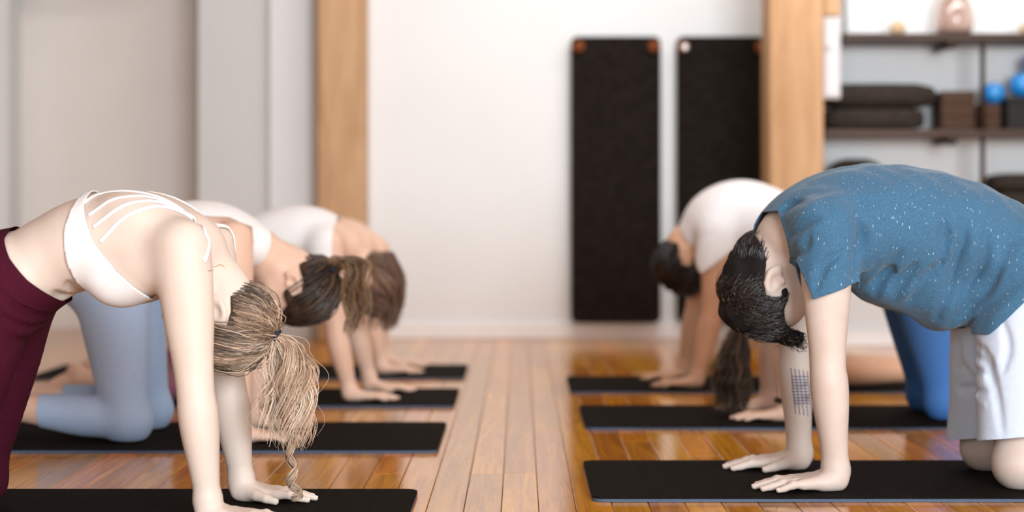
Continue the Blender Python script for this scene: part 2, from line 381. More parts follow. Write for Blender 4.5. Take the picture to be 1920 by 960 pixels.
yoga_mat(1093, 3.92, 4.51, -1, 'black yoga mat with blue edge under the man in the blue T-shirt')
yoga_mat(1085, 5.21, 5.79, -1, 'black yoga mat under the person in royal blue leggings')
yoga_mat(1062, 6.25, 6.81, -1, 'black yoga mat in the right row farthest from the camera, under the person in white')

# ------------------------------------------------------------------ hanging mats
def hanging_mat(x0, x1, label):
    Y = 8.84
    X0, X1 = pxX(x0, Y), pxX(x1, Y); Z1 = P(0, 68, Y)[2]; Z0 = P(0, 605, Y)[2]
    bm = rounded_slab((X0, Z0), (X1, Z1), .035, 0, .018, .004)
    bmesh.ops.transform(bm, matrix=Matrix.Translation((0, Y+.018, 0)) @ Matrix.Rotation(math.pi/2, 4, 'X'), verts=bm.verts)
    return tag(bm_obj('hanging_mat', bm, M['hang']), label, 'exercise mat', 'exercise mats hung on the wall')
hanging_mat(1071, 1239, 'long black exercise mat hung flat on the white wall, farther from the timber post')
hanging_mat(1269, 1441, 'long black exercise mat hung on the wall right beside the timber post')
def wall_peg(px, py, label, metal=False):
    Y = 8.80; p = P(px, py, Y)
    t = empty('wall_peg', (p[0], WALL, p[2])); tag(t, label, 'peg', 'wall pegs holding the mats')
    for nm, r, y0, y1, m in (('shaft', .013, -.135, 0.0, M['peg']), ('knob', .029, -.135, -.100, M['peg'])):
        bm = bmesh.new(); bmesh.ops.create_cone(bm, cap_ends=True, segments=24, radius1=r, radius2=r, depth=y1-y0)
        bmesh.ops.rotate(bm, matrix=Matrix.Rotation(math.pi/2, 3, 'X'), verts=bm.verts); bmesh.ops.translate(bm, vec=(0, (y0+y1)/2, 0), verts=bm.verts)
        bmesh.ops.bevel(bm, geom=[e for e in bm.edges if len(e.link_faces) == 2 and any(len(f.verts) > 4 for f in e.link_faces)], offset=.004, segments=2, affect='EDGES')
        bm_obj(nm, bm, m, t, True)
    if metal:
        bm = bmesh.new(); bmesh.ops.create_uvsphere(bm, u_segments=16, v_segments=10, radius=.021)
        bmesh.ops.scale(bm, vec=(1, .5, 1), verts=bm.verts); bmesh.ops.translate(bm, vec=(.006, -.138, -.006), verts=bm.verts)
        tag(bm_obj('cap', bm, M['chrome'], t, True), 'pale metal cap')
wall_peg(1085, 86, 'brown wooden peg at the outer top corner of the mat farther from the post')
wall_peg(1227, 86, 'brown wooden peg at the inner top corner of the mat farther from the post')
wall_peg(1282, 87, 'brown wooden peg with a pale metal cap on the mat beside the post', True)
wall_peg(1427, 87, 'brown wooden peg right beside the timber post')

# ------------------------------------------------------------------ pipe shelf with props
YS = 8.2                       # front edge of the shelf boards
SY0, SY1 = 8.14, 8.44
def zpx(py, Y=SY0): return H-(py-VY)*Y/FPX
shelf = tag(empty('pipe_shelf', (pxX(1843, 8.14), 8.3, 0)), 'dark wood shelf on black iron pipe, right of the timber post', 'shelf')
sx, sy = shelf.location.x, shelf.location.y
def rel(bm):
    bmesh.ops.translate(bm, vec=(-sx, -sy, 0), verts=bm.verts); return bm
xl, xr = pxX(1548, SY0), pxX(2150, SY0)
shelf_z = []
for py in (62, 242, 428):
    z1 = zpx(py); shelf_z.append(z1)
    bm_obj('shelf_board', rel(box_bm((xl if py > 100 else pxX(1581, SY0), SY0, z1-.036), (xr, SY1, z1), .004, 2)), M['shelf'], shelf)
def cyl(p0, p1, r, seg=16):
    p0, p1 = Vector(p0), Vector(p1); bm = bmesh.new()
    bmesh.ops.create_cone(bm, cap_ends=True, segments=seg, radius1=r, radius2=r, depth=(p1-p0).length)
    bmesh.ops.transform(bm, matrix=Matrix.Translation((p0+p1)/2) @ (p1-p0).to_track_quat('Z', 'Y').to_matrix().to_4x4(), verts=bm.verts)
    return bm
for px in (1843, 2120):
    X = pxX(px, SY0-.02)
    for z0, z1 in ((0, shelf_z[2]-.04), (shelf_z[2]+.0, shelf_z[1]-.036), (shelf_z[1], shelf_z[0]-.036)):
        bm_obj('pipe_upright', rel(cyl((X, SY0-.0135, z0), (X, SY0-.0135, z1), .0125)), M['pipe'], shelf, True)
for px in (1783, 2060):
    for z in shelf_z[:2]:
        X = pxX(px, SY0)
        br = bm_obj('pipe_bracket', rel(cyl((X, SY0-.012, z-.055), (X, SY1, z-.055), .016)), M['pipe'], shelf, True)
        bm_obj('end_cap', rel(cyl((X, SY0-.022, z-.055), (X, SY0-.004, z-.055), .024)), M['pipe'], br, True)

def soft_box(name, lo, hi, r, m, label, cat, group=None, sub=2, puff=0.0):
    lo, hi = Vector(lo), Vector(hi); c = (lo+hi)/2
    bm = box_bm(lo-c, hi-c); bmesh.ops.subdivide_edges(bm, edges=bm.edges, cuts=5, use_grid_fill=True)
    d = (hi-lo)/2
    for v in bm.verts:
        q = v.co.copy()
        inner = Vector([max(-(d[i]-r), min(d[i]-r, q[i])) for i in range(3)])
        e = q-inner
        if e.length > 1e-6: v.co = inner+e.normalized()*r
        if puff:
            v.co.z *= 1+puff*(1-(q.x/d.x)**2)*(1-(q.y/d.y)**2)
    zmin = min(v.co.z for v in bm.verts)
    for v in bm.verts: v.co.z = max(v.co.z, -d.z)
    o = bm_obj(name, bm, m, None, True, c); return tag(o, label, cat, group)
Y0, Y1 = 8.18, 8.40
z = shelf_z[1]+.001
soft_box('bolster', (pxX(1549, Y0), Y0, z), (pxX(1737, Y0), Y1, z+.102), .035, M['black_fabric'], 'flat black bolster on the middle shelf, under the rounded one', 'bolster', 'bolsters on the middle shelf')
soft_box('bolster', (pxX(1549, Y0), Y0, z+.104), (pxX(1760, Y0), Y1, z+.222), .056, M['black_fabric'], 'rounded black bolster lying on top of the flat one', 'bolster', 'bolsters on the middle shelf', puff=.05)
def block(px0, px1, z0, hgt, y0, y1, label):
    o = bm_obj('yoga_block', box_bm((0, 0, 0), (pxX(px1, y0)-pxX(px0, y0), y1-y0, hgt), .006, 2), M['cork'], None, False, (pxX(px0, y0), y0, z0))
    return tag(o, label, 'yoga block', 'yoga blocks on the middle shelf')
for i, wd in enumerate(('lowest', 'middle', 'topmost')):
    block(1766, 1829, z+i*.0615, .061, Y0, Y0+.19, 'dark brown foam block, %s of the taller stack beside the bolsters' % wd)
for i, wd in enumerate(('lower', 'upper')):
    block(1835, 1876, z+i*.0615, .061, Y0+.01, Y0+.19, 'dark brown foam block, %s one of the short stack under the small blue ball' % wd)
# lidded box with balls on top
bx0, bx1 = pxX(1888, Y0), pxX(2005, Y0)
t = tag(empty('storage_box', ((bx0+bx1)/2, (Y0+Y1)/2, z)), 'black lidded storage box on the middle shelf at the edge of the frame', 'box')
hw, hd, hh = (bx1-bx0)/2, (Y1-Y0)/2, .155
bm_obj('box_body', box_bm((-hw+.004, -hd+.004, 0), (hw-.004, hd-.004, hh-.03), .004, 2), M['black_box'], t)
bm_obj('lid', box_bm((-hw, -hd, hh-.03), (hw, hd, hh), .004, 2), M['black_box'], t)
bm_obj('handle', box_bm((-.04, -hd-.008, .07), (.04, -hd+.004, .085), .003, 1), M['black_box'], t)
def ball(px, py, Y, r, label):
    bm = bmesh.new(); bmesh.ops.create_uvsphere(bm, u_segments=32, v_segments=20, radius=r)
    p = P(px, py, Y); t = empty('exercise_ball', (p[0], p[1], p[2]-r)); tag(t, label, 'ball', 'blue exercise balls on the shelf')
    bmesh.ops.translate(bm, vec=(0, 0, r), verts=bm.verts)
    bm_obj('shell', bm, M['ball'], t, True)
    bm = cyl((-.0, -r*.72, r*1.68), (0, -r*.76, r*1.74), .006, 10); bm_obj('valve', bm, M['trim'], t, True)
zb = z+.123
def pyz(zz, Y): return VY-(zz-H)*FPX/Y
ball(1863, pyz(zb+.054, 8.27), 8.27, .054, 'small glossy blue ball resting on the short stack of blocks')
ball(1917, pyz(z+.156+.062, 8.29), 8.29, .062, 'larger glossy blue ball resting on the black storage box')
ball(1967, pyz(z+.156+.062, 8.29), 8.29, .062, 'glossy blue ball on the black box, beyond the edge of the frame')
ball(1942, pyz(z+.156+.062+.1055, 8.29), 8.29, .060, 'glossy blue ball on top of the other two on the black box')
# top shelf
zt = shelf_z[0]+.001
def lathe(name, prof, m, parent, seg=28, loc=None, ridges=0, amp=0):
    bm = bmesh.new(); rings = []
    for r, zz in prof:
        rings.append([bm.verts.new((r*(1+amp*math.cos(ridges*2*math.pi*i/seg))*math.cos(2*math.pi*i/seg), r*(1+amp*math.cos(ridges*2*math.pi*i/seg))*math.sin(2*math.pi*i/seg), zz)) for i in range(seg)])
    for a, b in zip(rings, rings[1:]):
        for i in range(seg): bm.faces.new((a[i], a[(i+1) % seg], b[(i+1) % seg], b[i]))
    bm.faces.new(rings[0][::-1])
    if prof[-1][0] < .02: bm.faces.new(rings[-1])
    return bm_obj(name, bm, m, parent, True, loc)
def gourd(px, r, label):
    p = P(px, 40, 8.27); t = tag(empty('woven_ornament', (p[0], 8.27, zt)), label, 'ornament', 'tan ornaments on the top shelf')
    prof = [(r*.45, 0)]+[(r*math.sin(a), r*.92-r*.92*math.cos(a)) for a in np.linspace(.5, 2.75, 10)]
    lathe('body', prof, M['tan'], t, 32, ridges=8, amp=.05); lathe('stem', [(.006, r*1.75), (.005, r*1.9), (.007, r*2.0)], M['tan'], t, 10)
gourd(1683, .038, 'small round tan woven ornament alone on the top shelf')
gourd(1926, .036, 'small round tan woven ornament on the top shelf beside the frame edge')
p = P(1790, 40, 8.28); t = tag(empty('glass_vase', (p[0], 8.28, zt)), 'rounded pinkish clear glass vase on the top shelf', 'vase')
prof = [(.055, 0), (.078, .015), (.092, .05), (.093, .09), (.082, .14), (.06, .19), (.045, .23), (.043, .27), (.052, .30)]
lathe('vessel', prof+[(r-.006, zz) for r, zz in prof[::-1][:-1]]+[(.012, .012)], M['glass'], t, 32)
lathe('foot_ring', [(.05, -.0005), (.06, .0), (.06, .006), (.05, .008)], M['glass'], t, 24)
# lowest shelf
zl = shelf_z[2]+.001
for i, wd in enumerate(('bottom', 'middle', 'top')):
    soft_box('folded_blanket', (pxX(1862+i*2, Y0), Y0, zl+i*.088), (pxX(2010, Y0), Y1, zl+.087+i*.088), .036, M['black_fabric'],
             'folded dark blanket, %s of the stack low on the shelf at the frame edge' % wd, 'blanket', 'folded blankets on the low shelf')
soft_box('bolster', (pxX(1553, Y0), Y0, zl), (pxX(1672, Y0), Y1, zl+.335), .11, M['black_fabric'], 'tall dark bag-like cushion peeking over the back of the man in blue', 'cushion')
# wall box and conduit
t = tag(empty('wall_box', (pxX(1561, 8.08), 8.20, P(0, 185, 8.1)[2])), 'pale grey wall box mounted beside the timber post', 'electrical box')
wbx = (pxX(1580, 8.1)-pxX(1546, 8.1))/2; hb = P(0, 32, 8.1)[2]-P(0, 185, 8.1)[2]
bm_obj('housing', box_bm((-wbx, -.1, 0), (wbx, .24, hb), .006, 2), M['panel'], t)
bm_obj('cover', box_bm((-wbx+.008, -.106, .012), (wbx-.008, -.1, hb-.012), .003, 1), M['panel'], t)
bm_obj('latch', cyl((-wbx*.45, -.113, hb*.62), (-wbx*.45, -.106, hb*.62), .011), M['chrome'], t, True)
tag(bm_obj('conduit', cyl((pxX(1585, 8.42), 8.42, zt+.0), (pxX(1585, 8.42), 8.42, HT), .009), M['panel'], None, True), 'thin grey conduit running up the wall from the top shelf', 'conduit')
# ceiling wall-washer fixture above the frame
bm_obj('lamp_track', box_bm((-1.0, 6.74, HT-.045), (3.3, 6.86, HT-.0015), .005, 1), M['fixture'])
tag(bpy.data.objects['lamp_track'], 'long pale ceiling lamp track washing the back wall', 'lamp')

# ------------------------------------------------------------------ signed-distance modelling
class Grid:
    """distance field on a grid whose spacing may vary along each axis"""
    def __init__(s, lo, hi, h, axes=None):
        s.h = h; lo = np.asarray(lo, float); hi = np.asarray(hi, float)
        s.ax = []
        for i in range(3):
            if axes is not None and axes[i] is not None:      # list of (upto, spacing)
                v = [lo[i]]
                for upto, sp_ in axes[i]:
                    while v[-1] < min(upto, hi[i]): v.append(v[-1]+sp_)
                while v[-1] < hi[i]: v.append(v[-1]+axes[i][-1][1])
                s.ax.append(np.array(v, f32))
            else: s.ax.append((lo[i]+h*np.arange(int(math.ceil((hi[i]-lo[i])/h))+1)).astype(f32))
        s.lo = lo; s.n = np.array([len(a) for a in s.ax]); s.D = np.full(s.n, 1.0, f32)
    def copy(s):
        g = object.__new__(Grid); g.h = s.h; g.lo = s.lo; g.n = s.n; g.ax = s.ax; g.D = s.D.copy(); return g
    def block(s, lo, hi):
        i0 = np.array([np.searchsorted(s.ax[i], lo[i]) for i in range(3)]); i0 = np.clip(i0-1, 0, s.n-1)
        i1 = np.clip(np.array([np.searchsorted(s.ax[i], hi[i]) for i in range(3)])+1, 1, s.n)
        if np.any(i1 <= i0): return None
        sl = tuple(slice(a, b) for a, b in zip(i0, i1))
        X = s.ax[0][sl[0]][:, None, None]; Y = s.ax[1][sl[1]][None, :, None]; Z = s.ax[2][sl[2]][None, None, :]
        return sl, X, Y, Z
    def put(s, sl, d, k, sub=False):
        a = s.D[sl]
        if sub: a, d = -a, d
        if k > 0:
            hh = np.maximum(k-np.abs(a-d), 0); r = np.minimum(a, d)-hh*hh*(0.25/k)
        else: r = np.minimum(a, d)
        s.D[sl] = -r if sub else r
    PAD = 0.04
    def ell(s, c, rad, axes=None, k=.02, sub=False):
        c = np.asarray(c, float); rad = np.asarray(rad, float); A = np.eye(3) if axes is None else np.asarray(axes, float)
        ext = np.sqrt(((A*rad[:, None])**2).sum(0))+s.PAD
        b = s.block(c-ext, c+ext)
        if b is None: return
        sl, X, Y, Z = b; X = X-c[0]; Y = Y-c[1]; Z = Z-c[2]
        k0 = 0; k1 = 0
        for i in range(3):
            q = (X*A[i, 0]+Y*A[i, 1]+Z*A[i, 2]).astype(f32); k0 = k0+(q/rad[i])**2; k1 = k1+(q/rad[i]**2)**2
        k0 = np.sqrt(k0); k1 = np.sqrt(k1)
        s.put(sl, (k0*(k0-1)/np.maximum(k1, 1e-4)).astype(f32), k, sub)
    def cone(s, p0, p1, r0, r1, k=.01, sub=False):
        p0 = np.asarray(p0, float); p1 = np.asarray(p1, float); rm = max(r0, r1)+s.PAD
        b = s.block(np.minimum(p0, p1)-rm, np.maximum(p0, p1)+rm)
        if b is None: return
        sl, X, Y, Z = b; X = X-p0[0]; Y = Y-p0[1]; Z = Z-p0[2]
        v = p1-p0; L2 = max(v@v, 1e-12)
        t = np.clip((X*v[0]+Y*v[1]+Z*v[2])/L2, 0, 1).astype(f32)
        d = np.sqrt((X-t*v[0])**2+(Y-t*v[1])**2+(Z-t*v[2])**2)-(r0+(r1-r0)*t)
        s.put(sl, d.astype(f32), k, sub)
    def sweep(s, nodes, lat=(0, 1, 0), k=.02, n=24, infl=0.0):
        """nodes: list of (p3, a lateral radius, b other radius)"""
        arr = np.array([[*p, a, b] for p, a, b in nodes], float); arr = catmull(arr, n)
        Pn = arr[:, :3]; a = arr[:, 3]+infl; b = arr[:, 4]+infl
        lat = np.asarray(lat, float); rm = max(a.max(), b.max())+s.PAD
        blk = s.block(Pn.min(0)-rm, Pn.max(0)+rm)
        if blk is None: return
        sl, X0, Y0, Z0 = blk; o = [q.start for q in sl]
        tmp = np.full(s.D[sl].shape, 1.0, f32)
        for i in range(n-1):
            p0, p1 = Pn[i], Pn[i+1]; v = p1-p0; L = np.linalg.norm(v)
            if L < 1e-6: continue
            T = v/L; Lt = lat-T*(lat@T); Lt /= np.linalg.norm(Lt); N = np.cross(T, Lt)
            r = max(a[i], a[i+1], b[i], b[i+1])+s.PAD
            bb = s.block(np.minimum(p0, p1)-r, np.maximum(p0, p1)+r)
            if bb is None: continue
            ss, X, Y, Z = bb; X = X-p0[0]; Y = Y-p0[1]; Z = Z-p0[2]
            q = (X*T[0]+Y*T[1]+Z*T[2]).astype(f32); t = np.clip(q/L, 0, 1); e = q-t*L
            u = (X*Lt[0]+Y*Lt[1]+Z*Lt[2]).astype(f32); w_ = (X*N[0]+Y*N[1]+Z*N[2]).astype(f32)
            aa = a[i]+(a[i+1]-a[i])*t; bb_ = b[i]+(b[i+1]-b[i])*t; cc = np.minimum(aa, bb_)
            k0 = np.sqrt((u/aa)**2+(w_/bb_)**2+(e/cc)**2); k1 = np.sqrt((u/aa**2)**2+(w_/bb_**2)**2+(e/cc**2)**2)
            d = (k0*(k0-1)/np.maximum(k1, 1e-4)).astype(f32)
            ls = tuple(slice(q_.start-o_, q_.stop-o_) for q_, o_ in zip(ss, o))
            tmp[ls] = np.minimum(tmp[ls], d)
        s.put(sl, tmp, k)
    def sample(s, p):
        p = np.asarray(p, float); q = np.stack([np.interp(p[..., i], s.ax[i], np.arange(s.n[i])) for i in range(3)], -1); i = np.clip(np.floor(q).astype(int), 0, s.n-2); t = np.clip(q-i, 0, 1)
        r = 0
        for dx in (0, 1):
            for dy in (0, 1):
                for dz in (0, 1):
                    wgt = (t[..., 0] if dx else 1-t[..., 0])*(t[..., 1] if dy else 1-t[..., 1])*(t[..., 2] if dz else 1-t[..., 2])
                    r = r+wgt*s.D[i[..., 0]+dx, i[..., 1]+dy, i[..., 2]+dz]
        return r
    def grad(s, p, e=None):
        e = e or s.h; g = np.stack([s.sample(p+d)-s.sample(p-d) for d in np.eye(3)*e], -1)
        return g/(np.linalg.norm(g, axis=-1, keepdims=True)+1e-9)
    def ray(s, px, py):
        d = P(px, py, 1.0)-np.array([0, 0, H])
        ys = np.arange(s.ax[1][0], s.ax[1][-1], s.h*.7)
        pts = np.array([0, 0, H])+d[None]*ys[:, None]; v = s.sample(pts)
        ok = np.where(v < 0)[0]
        if len(ok) == 0:
            i = int(np.argmin(v)); p = pts[i]
            for _ in range(6): p = p-s.grad(p[None])[0]*float(s.sample(p[None])[0])
            return p
        i = ok[0]
        if i == 0: return pts[0]
        t = v[i-1]/(v[i-1]-v[i]+1e-9); return pts[i-1]*(1-t)+pts[i]*t
    def project(s, pts, off=0.0, it=4):
        pts = np.array(pts, float)
        for _ in range(it):
            pts = pts-s.grad(pts)*(s.sample(pts)-off)[:, None]
        return pts
    def mesh(s, level=0.0, smooth=2):
        D = s.D; ins = D < level
        n = np.array(D.shape)-1
        cnt = np.zeros(n, np.int8)
        for dx in (0, 1):
            for dy in (0, 1):
                for dz in (0, 1): cnt += ins[dx:n[0]+dx, dy:n[1]+dy, dz:n[2]+dz]
        act = (cnt > 0) & (cnt < 8); I = np.argwhere(act)
        idx = np.full(n, -1, np.int32); idx[act] = np.arange(len(I))
        cor = np.array([[a, b, c] for a in (0, 1) for b in (0, 1) for c in (0, 1)])
        val = np.stack([D[I[:, 0]+c[0], I[:, 1]+c[1], I[:, 2]+c[2]] for c in cor], 1)-level
        acc = np.zeros((len(I), 3)); num = np.zeros(len(I))
        for a in range(8):
            for b in range(a+1, 8):
                if np.abs(cor[a]-cor[b]).sum() != 1: continue
                m = (val[:, a] < 0) != (val[:, b] < 0)
                t = val[m, a]/(val[m, a]-val[m, b]); acc[m] += cor[a]+(cor[b]-cor[a])*t[:, None]; num[m] += 1
        q = I+acc/num[:, None]; V = np.stack([np.interp(q[:, i], np.arange(s.n[i]), s.ax[i]) for i in range(3)], 1); Fs = []
        for ax in range(3):
            o1, o2 = [(1, 2), (2, 0), (0, 1)][ax]
            a = np.take(ins, range(0, n[ax]), ax); b = np.take(ins, range(1, n[ax]+1), ax)
            E = np.argwhere(a != b); E = E[(E[:, o1] > 0) & (E[:, o2] > 0) & (E[:, o1] < n[o1]) & (E[:, o2] < n[o2])]
            if not len(E): continue
            sg = a[tuple(E.T)]; e1 = np.eye(3, dtype=int)[o1]; e2 = np.eye(3, dtype=int)[o2]
            c = [idx[tuple((E-x).T)] for x in (e1+e2, e2, np.zeros(3, int), e1)]
            q = np.stack(c, 1); q[~sg] = q[~sg][:, ::-1]; Fs.append(q)
        F = np.vstack(Fs); F = F[(F >= 0).all(1)]
        return relax(V, F, smooth), F

def relax(V, F, it, lam=0.55, mu=-0.57):
    if not it: return V
    k = F.shape[1]
    e = np.vstack([F[:, [i, (i+1) % k]] for i in range(k)]); e = np.unique(np.sort(e, 1), axis=0)
    deg = np.bincount(e.ravel(), minlength=len(V))[:, None]+1e-9
    for j in range(2*it):
        S = np.zeros_like(V)
        for c in range(3):
            S[:, c] = np.bincount(e[:, 0], V[e[:, 1], c], len(V))+np.bincount(e[:, 1], V[e[:, 0], c], len(V))
        V = V+(lam if j % 2 == 0 else mu)*(S/deg-V)
    return V

def poly_sd(pts, poly):
    """signed distance (negative inside) of 2-D points to a polygon"""
    d = np.full(len(pts), 1e9); s = np.ones(len(pts)); N = len(poly); j = N-1
    for i in range(N):
        e = poly[j]-poly[i]; w_ = pts-poly[i]
        t = np.clip((w_@e)/(e@e+1e-12), 0, 1); b = w_-e*t[:, None]; d = np.minimum(d, (b*b).sum(1))
        c1 = pts[:, 1] >= poly[i, 1]; c2 = pts[:, 1] < poly[j, 1]; c3 = e[0]*w_[:, 1] > e[1]*w_[:, 0]
        fl = (c1 & c2 & c3) | (~c1 & ~c2 & ~c3); s[fl] *= -1; j = i
    return s*np.sqrt(d)

def clip_mesh(V, F, g):
    """keep g<0; F quads -> tris clipped along g=0"""
    T = np.vstack([F[:, [0, 1, 2]], F[:, [0, 2, 3]]]) if F.shape[1] == 4 else F
    ins = g[T] < 0; c = ins.sum(1); out = [T[c == 3]]
    newV = [V]; base = len(V)
    def cut(a, b):
        nonlocal base
        t = (g[a]/(g[a]-g[b]))[:, None]; newV.append(V[a]+(V[b]-V[a])*t)
        r = np.arange(base, base+len(a)); base += len(a); return r
    for k in range(3):
        m = (c == 1) & ins[:, k]; t = T[m]
        if len(t):
            a, b, d = t[:, k], t[:, (k+1) % 3], t[:, (k+2) % 3]; ab = cut(a, b); ad = cut(a, d); out.append(np.stack([a, ab, ad], 1))
        m = (c == 2) & ~ins[:, k]; t = T[m]
        if len(t):
            a, b, d = t[:, k], t[:, (k+1) % 3], t[:, (k+2) % 3]; ab = cut(b, a); ad = cut(d, a)
            out.append(np.stack([ab, b, d], 1)); out.append(np.stack([ab, d, ad], 1))
    V2 = np.vstack(newV); T = np.vstack(out)
    key = np.round(V2/1e-6).astype(np.int64); _, first, inv = np.unique(key, axis=0, return_index=True, return_inverse=True)
    V2 = V2[first]; T = inv.ravel()[T]; T = T[(T[:, 0] != T[:, 1]) & (T[:, 1] != T[:, 2]) & (T[:, 0] != T[:, 2])]
    u, inv = np.unique(T, return_inverse=True); return V2[u], inv.reshape(T.shape)

def garment(name, grid, level, poly, m, parent, thick=.003, Y=None, extra=None, smooth=1):
    V, F = grid.mesh(level, smooth)
    g = poly_sd(V[:, [0, 2]], poly)
    if extra is not None: g = np.maximum(g, extra(V))
    V, T = clip_mesh(V, F, g)
    o = mesh_obj(name, V, T, m, parent)
    if thick > .0026: md = o.modifiers.new('thickness', 'SOLIDIFY'); md.thickness = thick; md.offset = 1
    return o

def ribbon(pts, nrm, wid, th=.0022):
    """flat strap following a surface; returns V,F"""
    pts = np.asarray(pts); t = np.gradient(pts, axis=0); t /= np.linalg.norm(t, axis=1, keepdims=True)
    sd = np.cross(t, nrm); sd /= np.linalg.norm(sd, axis=1, keepdims=True)
    wid = np.broadcast_to(wid, len(pts))[:, None]
    prof = [(-.5, 0), (-.42, 1), (0, 1.35), (.42, 1), (.5, 0), (0, -.6)]
    R = np.stack([pts+sd*wid*a+nrm*th*b for a, b in prof], 1); n, k = R.shape[:2]
    ix = np.arange(n*k).reshape(n, k)
    F = np.stack([ix[:-1], np.roll(ix[:-1], -1, 1), np.roll(ix[1:], -1, 1), ix[1:]], -1).reshape(-1, 4)
    return R.reshape(-1, 3), F
def join(parts):
    Vs, Fs, b = [], [], 0
    for V, F in parts: Vs.append(V); Fs.append(F+b); b += len(V)
    return np.vstack(Vs), np.vstack(Fs)

def rot_axes(F, U, R): return np.array([F, U, R], float)

# ------------------------------------------------------------------ hands
NAILS = {}
def hand(g, W, d, thumb, z0, sc=1.0, wr=.026, spread=1.0, nails=None, flat=1.0):
    """palm flat on z0; W wrist centre, d finger direction, thumb = unit vector toward thumb side"""
    d = np.asarray(d, float); d = d/np.linalg.norm(d); l = np.asarray(thumb, float); l = l-d*(l@d); l /= np.linalg.norm(l)
    up = np.array([0, 0, 1.]); base = np.array([W[0], W[1], z0])
    def q(f, s, z): return base+sc*(d*f+l*s)+up*z*(0.4+0.6*sc)
    g.cone(W, q(.006, 0, .025), wr, .0225*sc, .02)
    for s_ in (.014, -.014): g.cone(q(-.002, s_, .021), q(.03, s_*1.3, .019), .019*sc, .017*sc, .016)
    fing = [(.086, .031, .072, 8), (.091, .0105, .080, 1.5), (.086, -.0105, .074, -5), (.077, -.030, .058, -13)]
    for f, s_, L, an in fing:
        g.cone(q(.012, s_*.55, .021), q(f, s_, .0175), .0165*sc, .0115*sc, .012)
    for f, s_, L, an in fing:
        a = math.radians(an*spread); ca, sa = math.cos(a), math.sin(a)
        p = [q(f+L*t*ca, s_+L*t*sa, z) for t, z in ((0, .0185), (.42, .0178), (.74, .0118), (1.0, .0076))]
        r = [.0106, .0090, .0082, .0064]
        if an < -10: r = [x*.88 for x in r]
        for i in range(3): g.cone(p[i], p[i+1], r[i]*sc, r[i+1]*sc, .006 if i == 0 else .003)
        g.ell(p[1]+up*.001, (.0098*sc,)*3, k=.004)
        if nails is not None:
            dd = (p[3]-p[2])/np.linalg.norm(p[3]-p[2]); nails.append((p[3]-dd*.002, dd, np.cross(dd, np.cross(up, dd)), .0052*sc))
    p = [q(.016, .022, .022), q(.044, .048, .0185), q(.068, .064, .0145), q(.090, .072, .0092)]
    r = [.0175, .0125, .0105, .0076]
    for i in range(3): g.cone(p[i], p[i+1], r[i]*sc, r[i+1]*sc, .010 if i == 0 else .003)
    if nails is not None:
        dd = (p[3]-p[2])/np.linalg.norm(p[3]-p[2]); nails.append((p[3]-dd*.002, dd, np.cross(dd, np.cross(up, dd)), .0062*sc))

def add_nails(lst, m, parent):
    for c, dd, nn, r in lst:
        sd = np.cross(dd, nn); a = np.linspace(0, 2*np.pi, 14, endpoint=False)
        nn = nn/np.linalg.norm(nn)
        V = [c+nn*(r*1.12)]
        for k, (s_, hgt) in enumerate(((.55, 1.02), (1.0, .72))):
            for t in a: V.append(c+dd*(r*1.25*s_*math.cos(t)+.001)+sd*(r*.95*s_*math.sin(t))+nn*(r*1.12*(1-(.0 if k == 0 else .42)*abs(math.sin(t)))*hgt))
        n = 14; F = []
        for i in range(n):
            j = (i+1) % n; F.append((0, 1+i, 1+j, 1+j)); F.append((1+i, 1+n+i, 1+n+j, 1+j))
        V = np.array(V); bm = bmesh.new(); vs = [bm.verts.new(v) for v in V]
        for f in F: bm.faces.new([vs[i] for i in dict.fromkeys(f)])
        bmesh.ops.recalc_face_normals(bm, faces=bm.faces)
        bm_obj('fingernail', bm, m, parent, True)

# ------------------------------------------------------------------ head
def head_sdf(g, C, F, U, R, s=1.0, man=False):
    """C cranium centre; F face dir, U crown dir, R lateral"""
    A = rot_axes(F, U, R)
    def q(f, u, l=0): return C+s*(np.asarray(F)*f+np.asarray(U)*u+np.asarray(R)*l)
    E = lambda c, r, k=.015, sub=False: g.ell(c, np.array(r)*s, A, k, sub)
    E(q(-.004, .012), (.096, .088, .074), .03)
    E(q(.030, -.050), (.062, .080, .056), .03)
    E(q(.030, -.085), (.052, .040, .045 + .005*man), .025)
    E(q(.068, -.102), (.022, .020, .022), .02)                 # chin
    for sd in (-1, 1):
        E(q(.010, -.078, sd*.044), (.022, .026, .014), .02)       # jaw angle
        E(q(.060, -.030, sd*.036), (.020, .020, .020), .02)       # cheekbone
        E(q(.092, -.006, sd*.031), (.016, .011, .017), .012, True)  # eye socket
        E(q(.076, -.006, sd*.031), (.0135, .0115, .014), .004)    # lid
        E(q(.084, .012, sd*.028), (.012, .008, .022), .010)       # brow
    g.cone(q(.090, .004), q(.110, -.036), .009*s, .0125*s, .012)    # nose
    for sd in (-1, 1): E(q(.101, -.040, sd*.010), (.010, .008, .008), .006)
    E(q(.092, -.063), (.012, .006, .022), .006); E(q(.090, -.074), (.012, .0065, .019), .006)
    E(q(.106, -.0685), (.012, .0014, .020), .003, True)
    for sd in (-1, 1):                                        # ears
        c = q(-.004, -.020, sd*.076)
        ax = np.array([F, U, R], float); th = math.radians(18*sd)
        Fe = np.asarray(F)*math.cos(th)-np.asarray(R)*math.sin(th)*1.0; Re = np.cross(Fe, U)
        Ae = np.array([Fe, U, Re])
        g.ell(c-np.asarray(F)*.010*s, np.array((.021, .033, .008))*s, Ae, .008)
        g.ell(c-np.asarray(F)*.005*s+np.asarray(R)*sd*.010*s+np.asarray(U)*.003*s, np.array((.0125, .020, .0105))*s, Ae, .003, True)
        g.ell(c-np.asarray(F)*.004*s-np.asarray(U)*.026*s, np.array((.010, .011, .006))*s, Ae, .006)
        E(q(.008, -.022, sd*.076), (.006, .009, .006), .005)

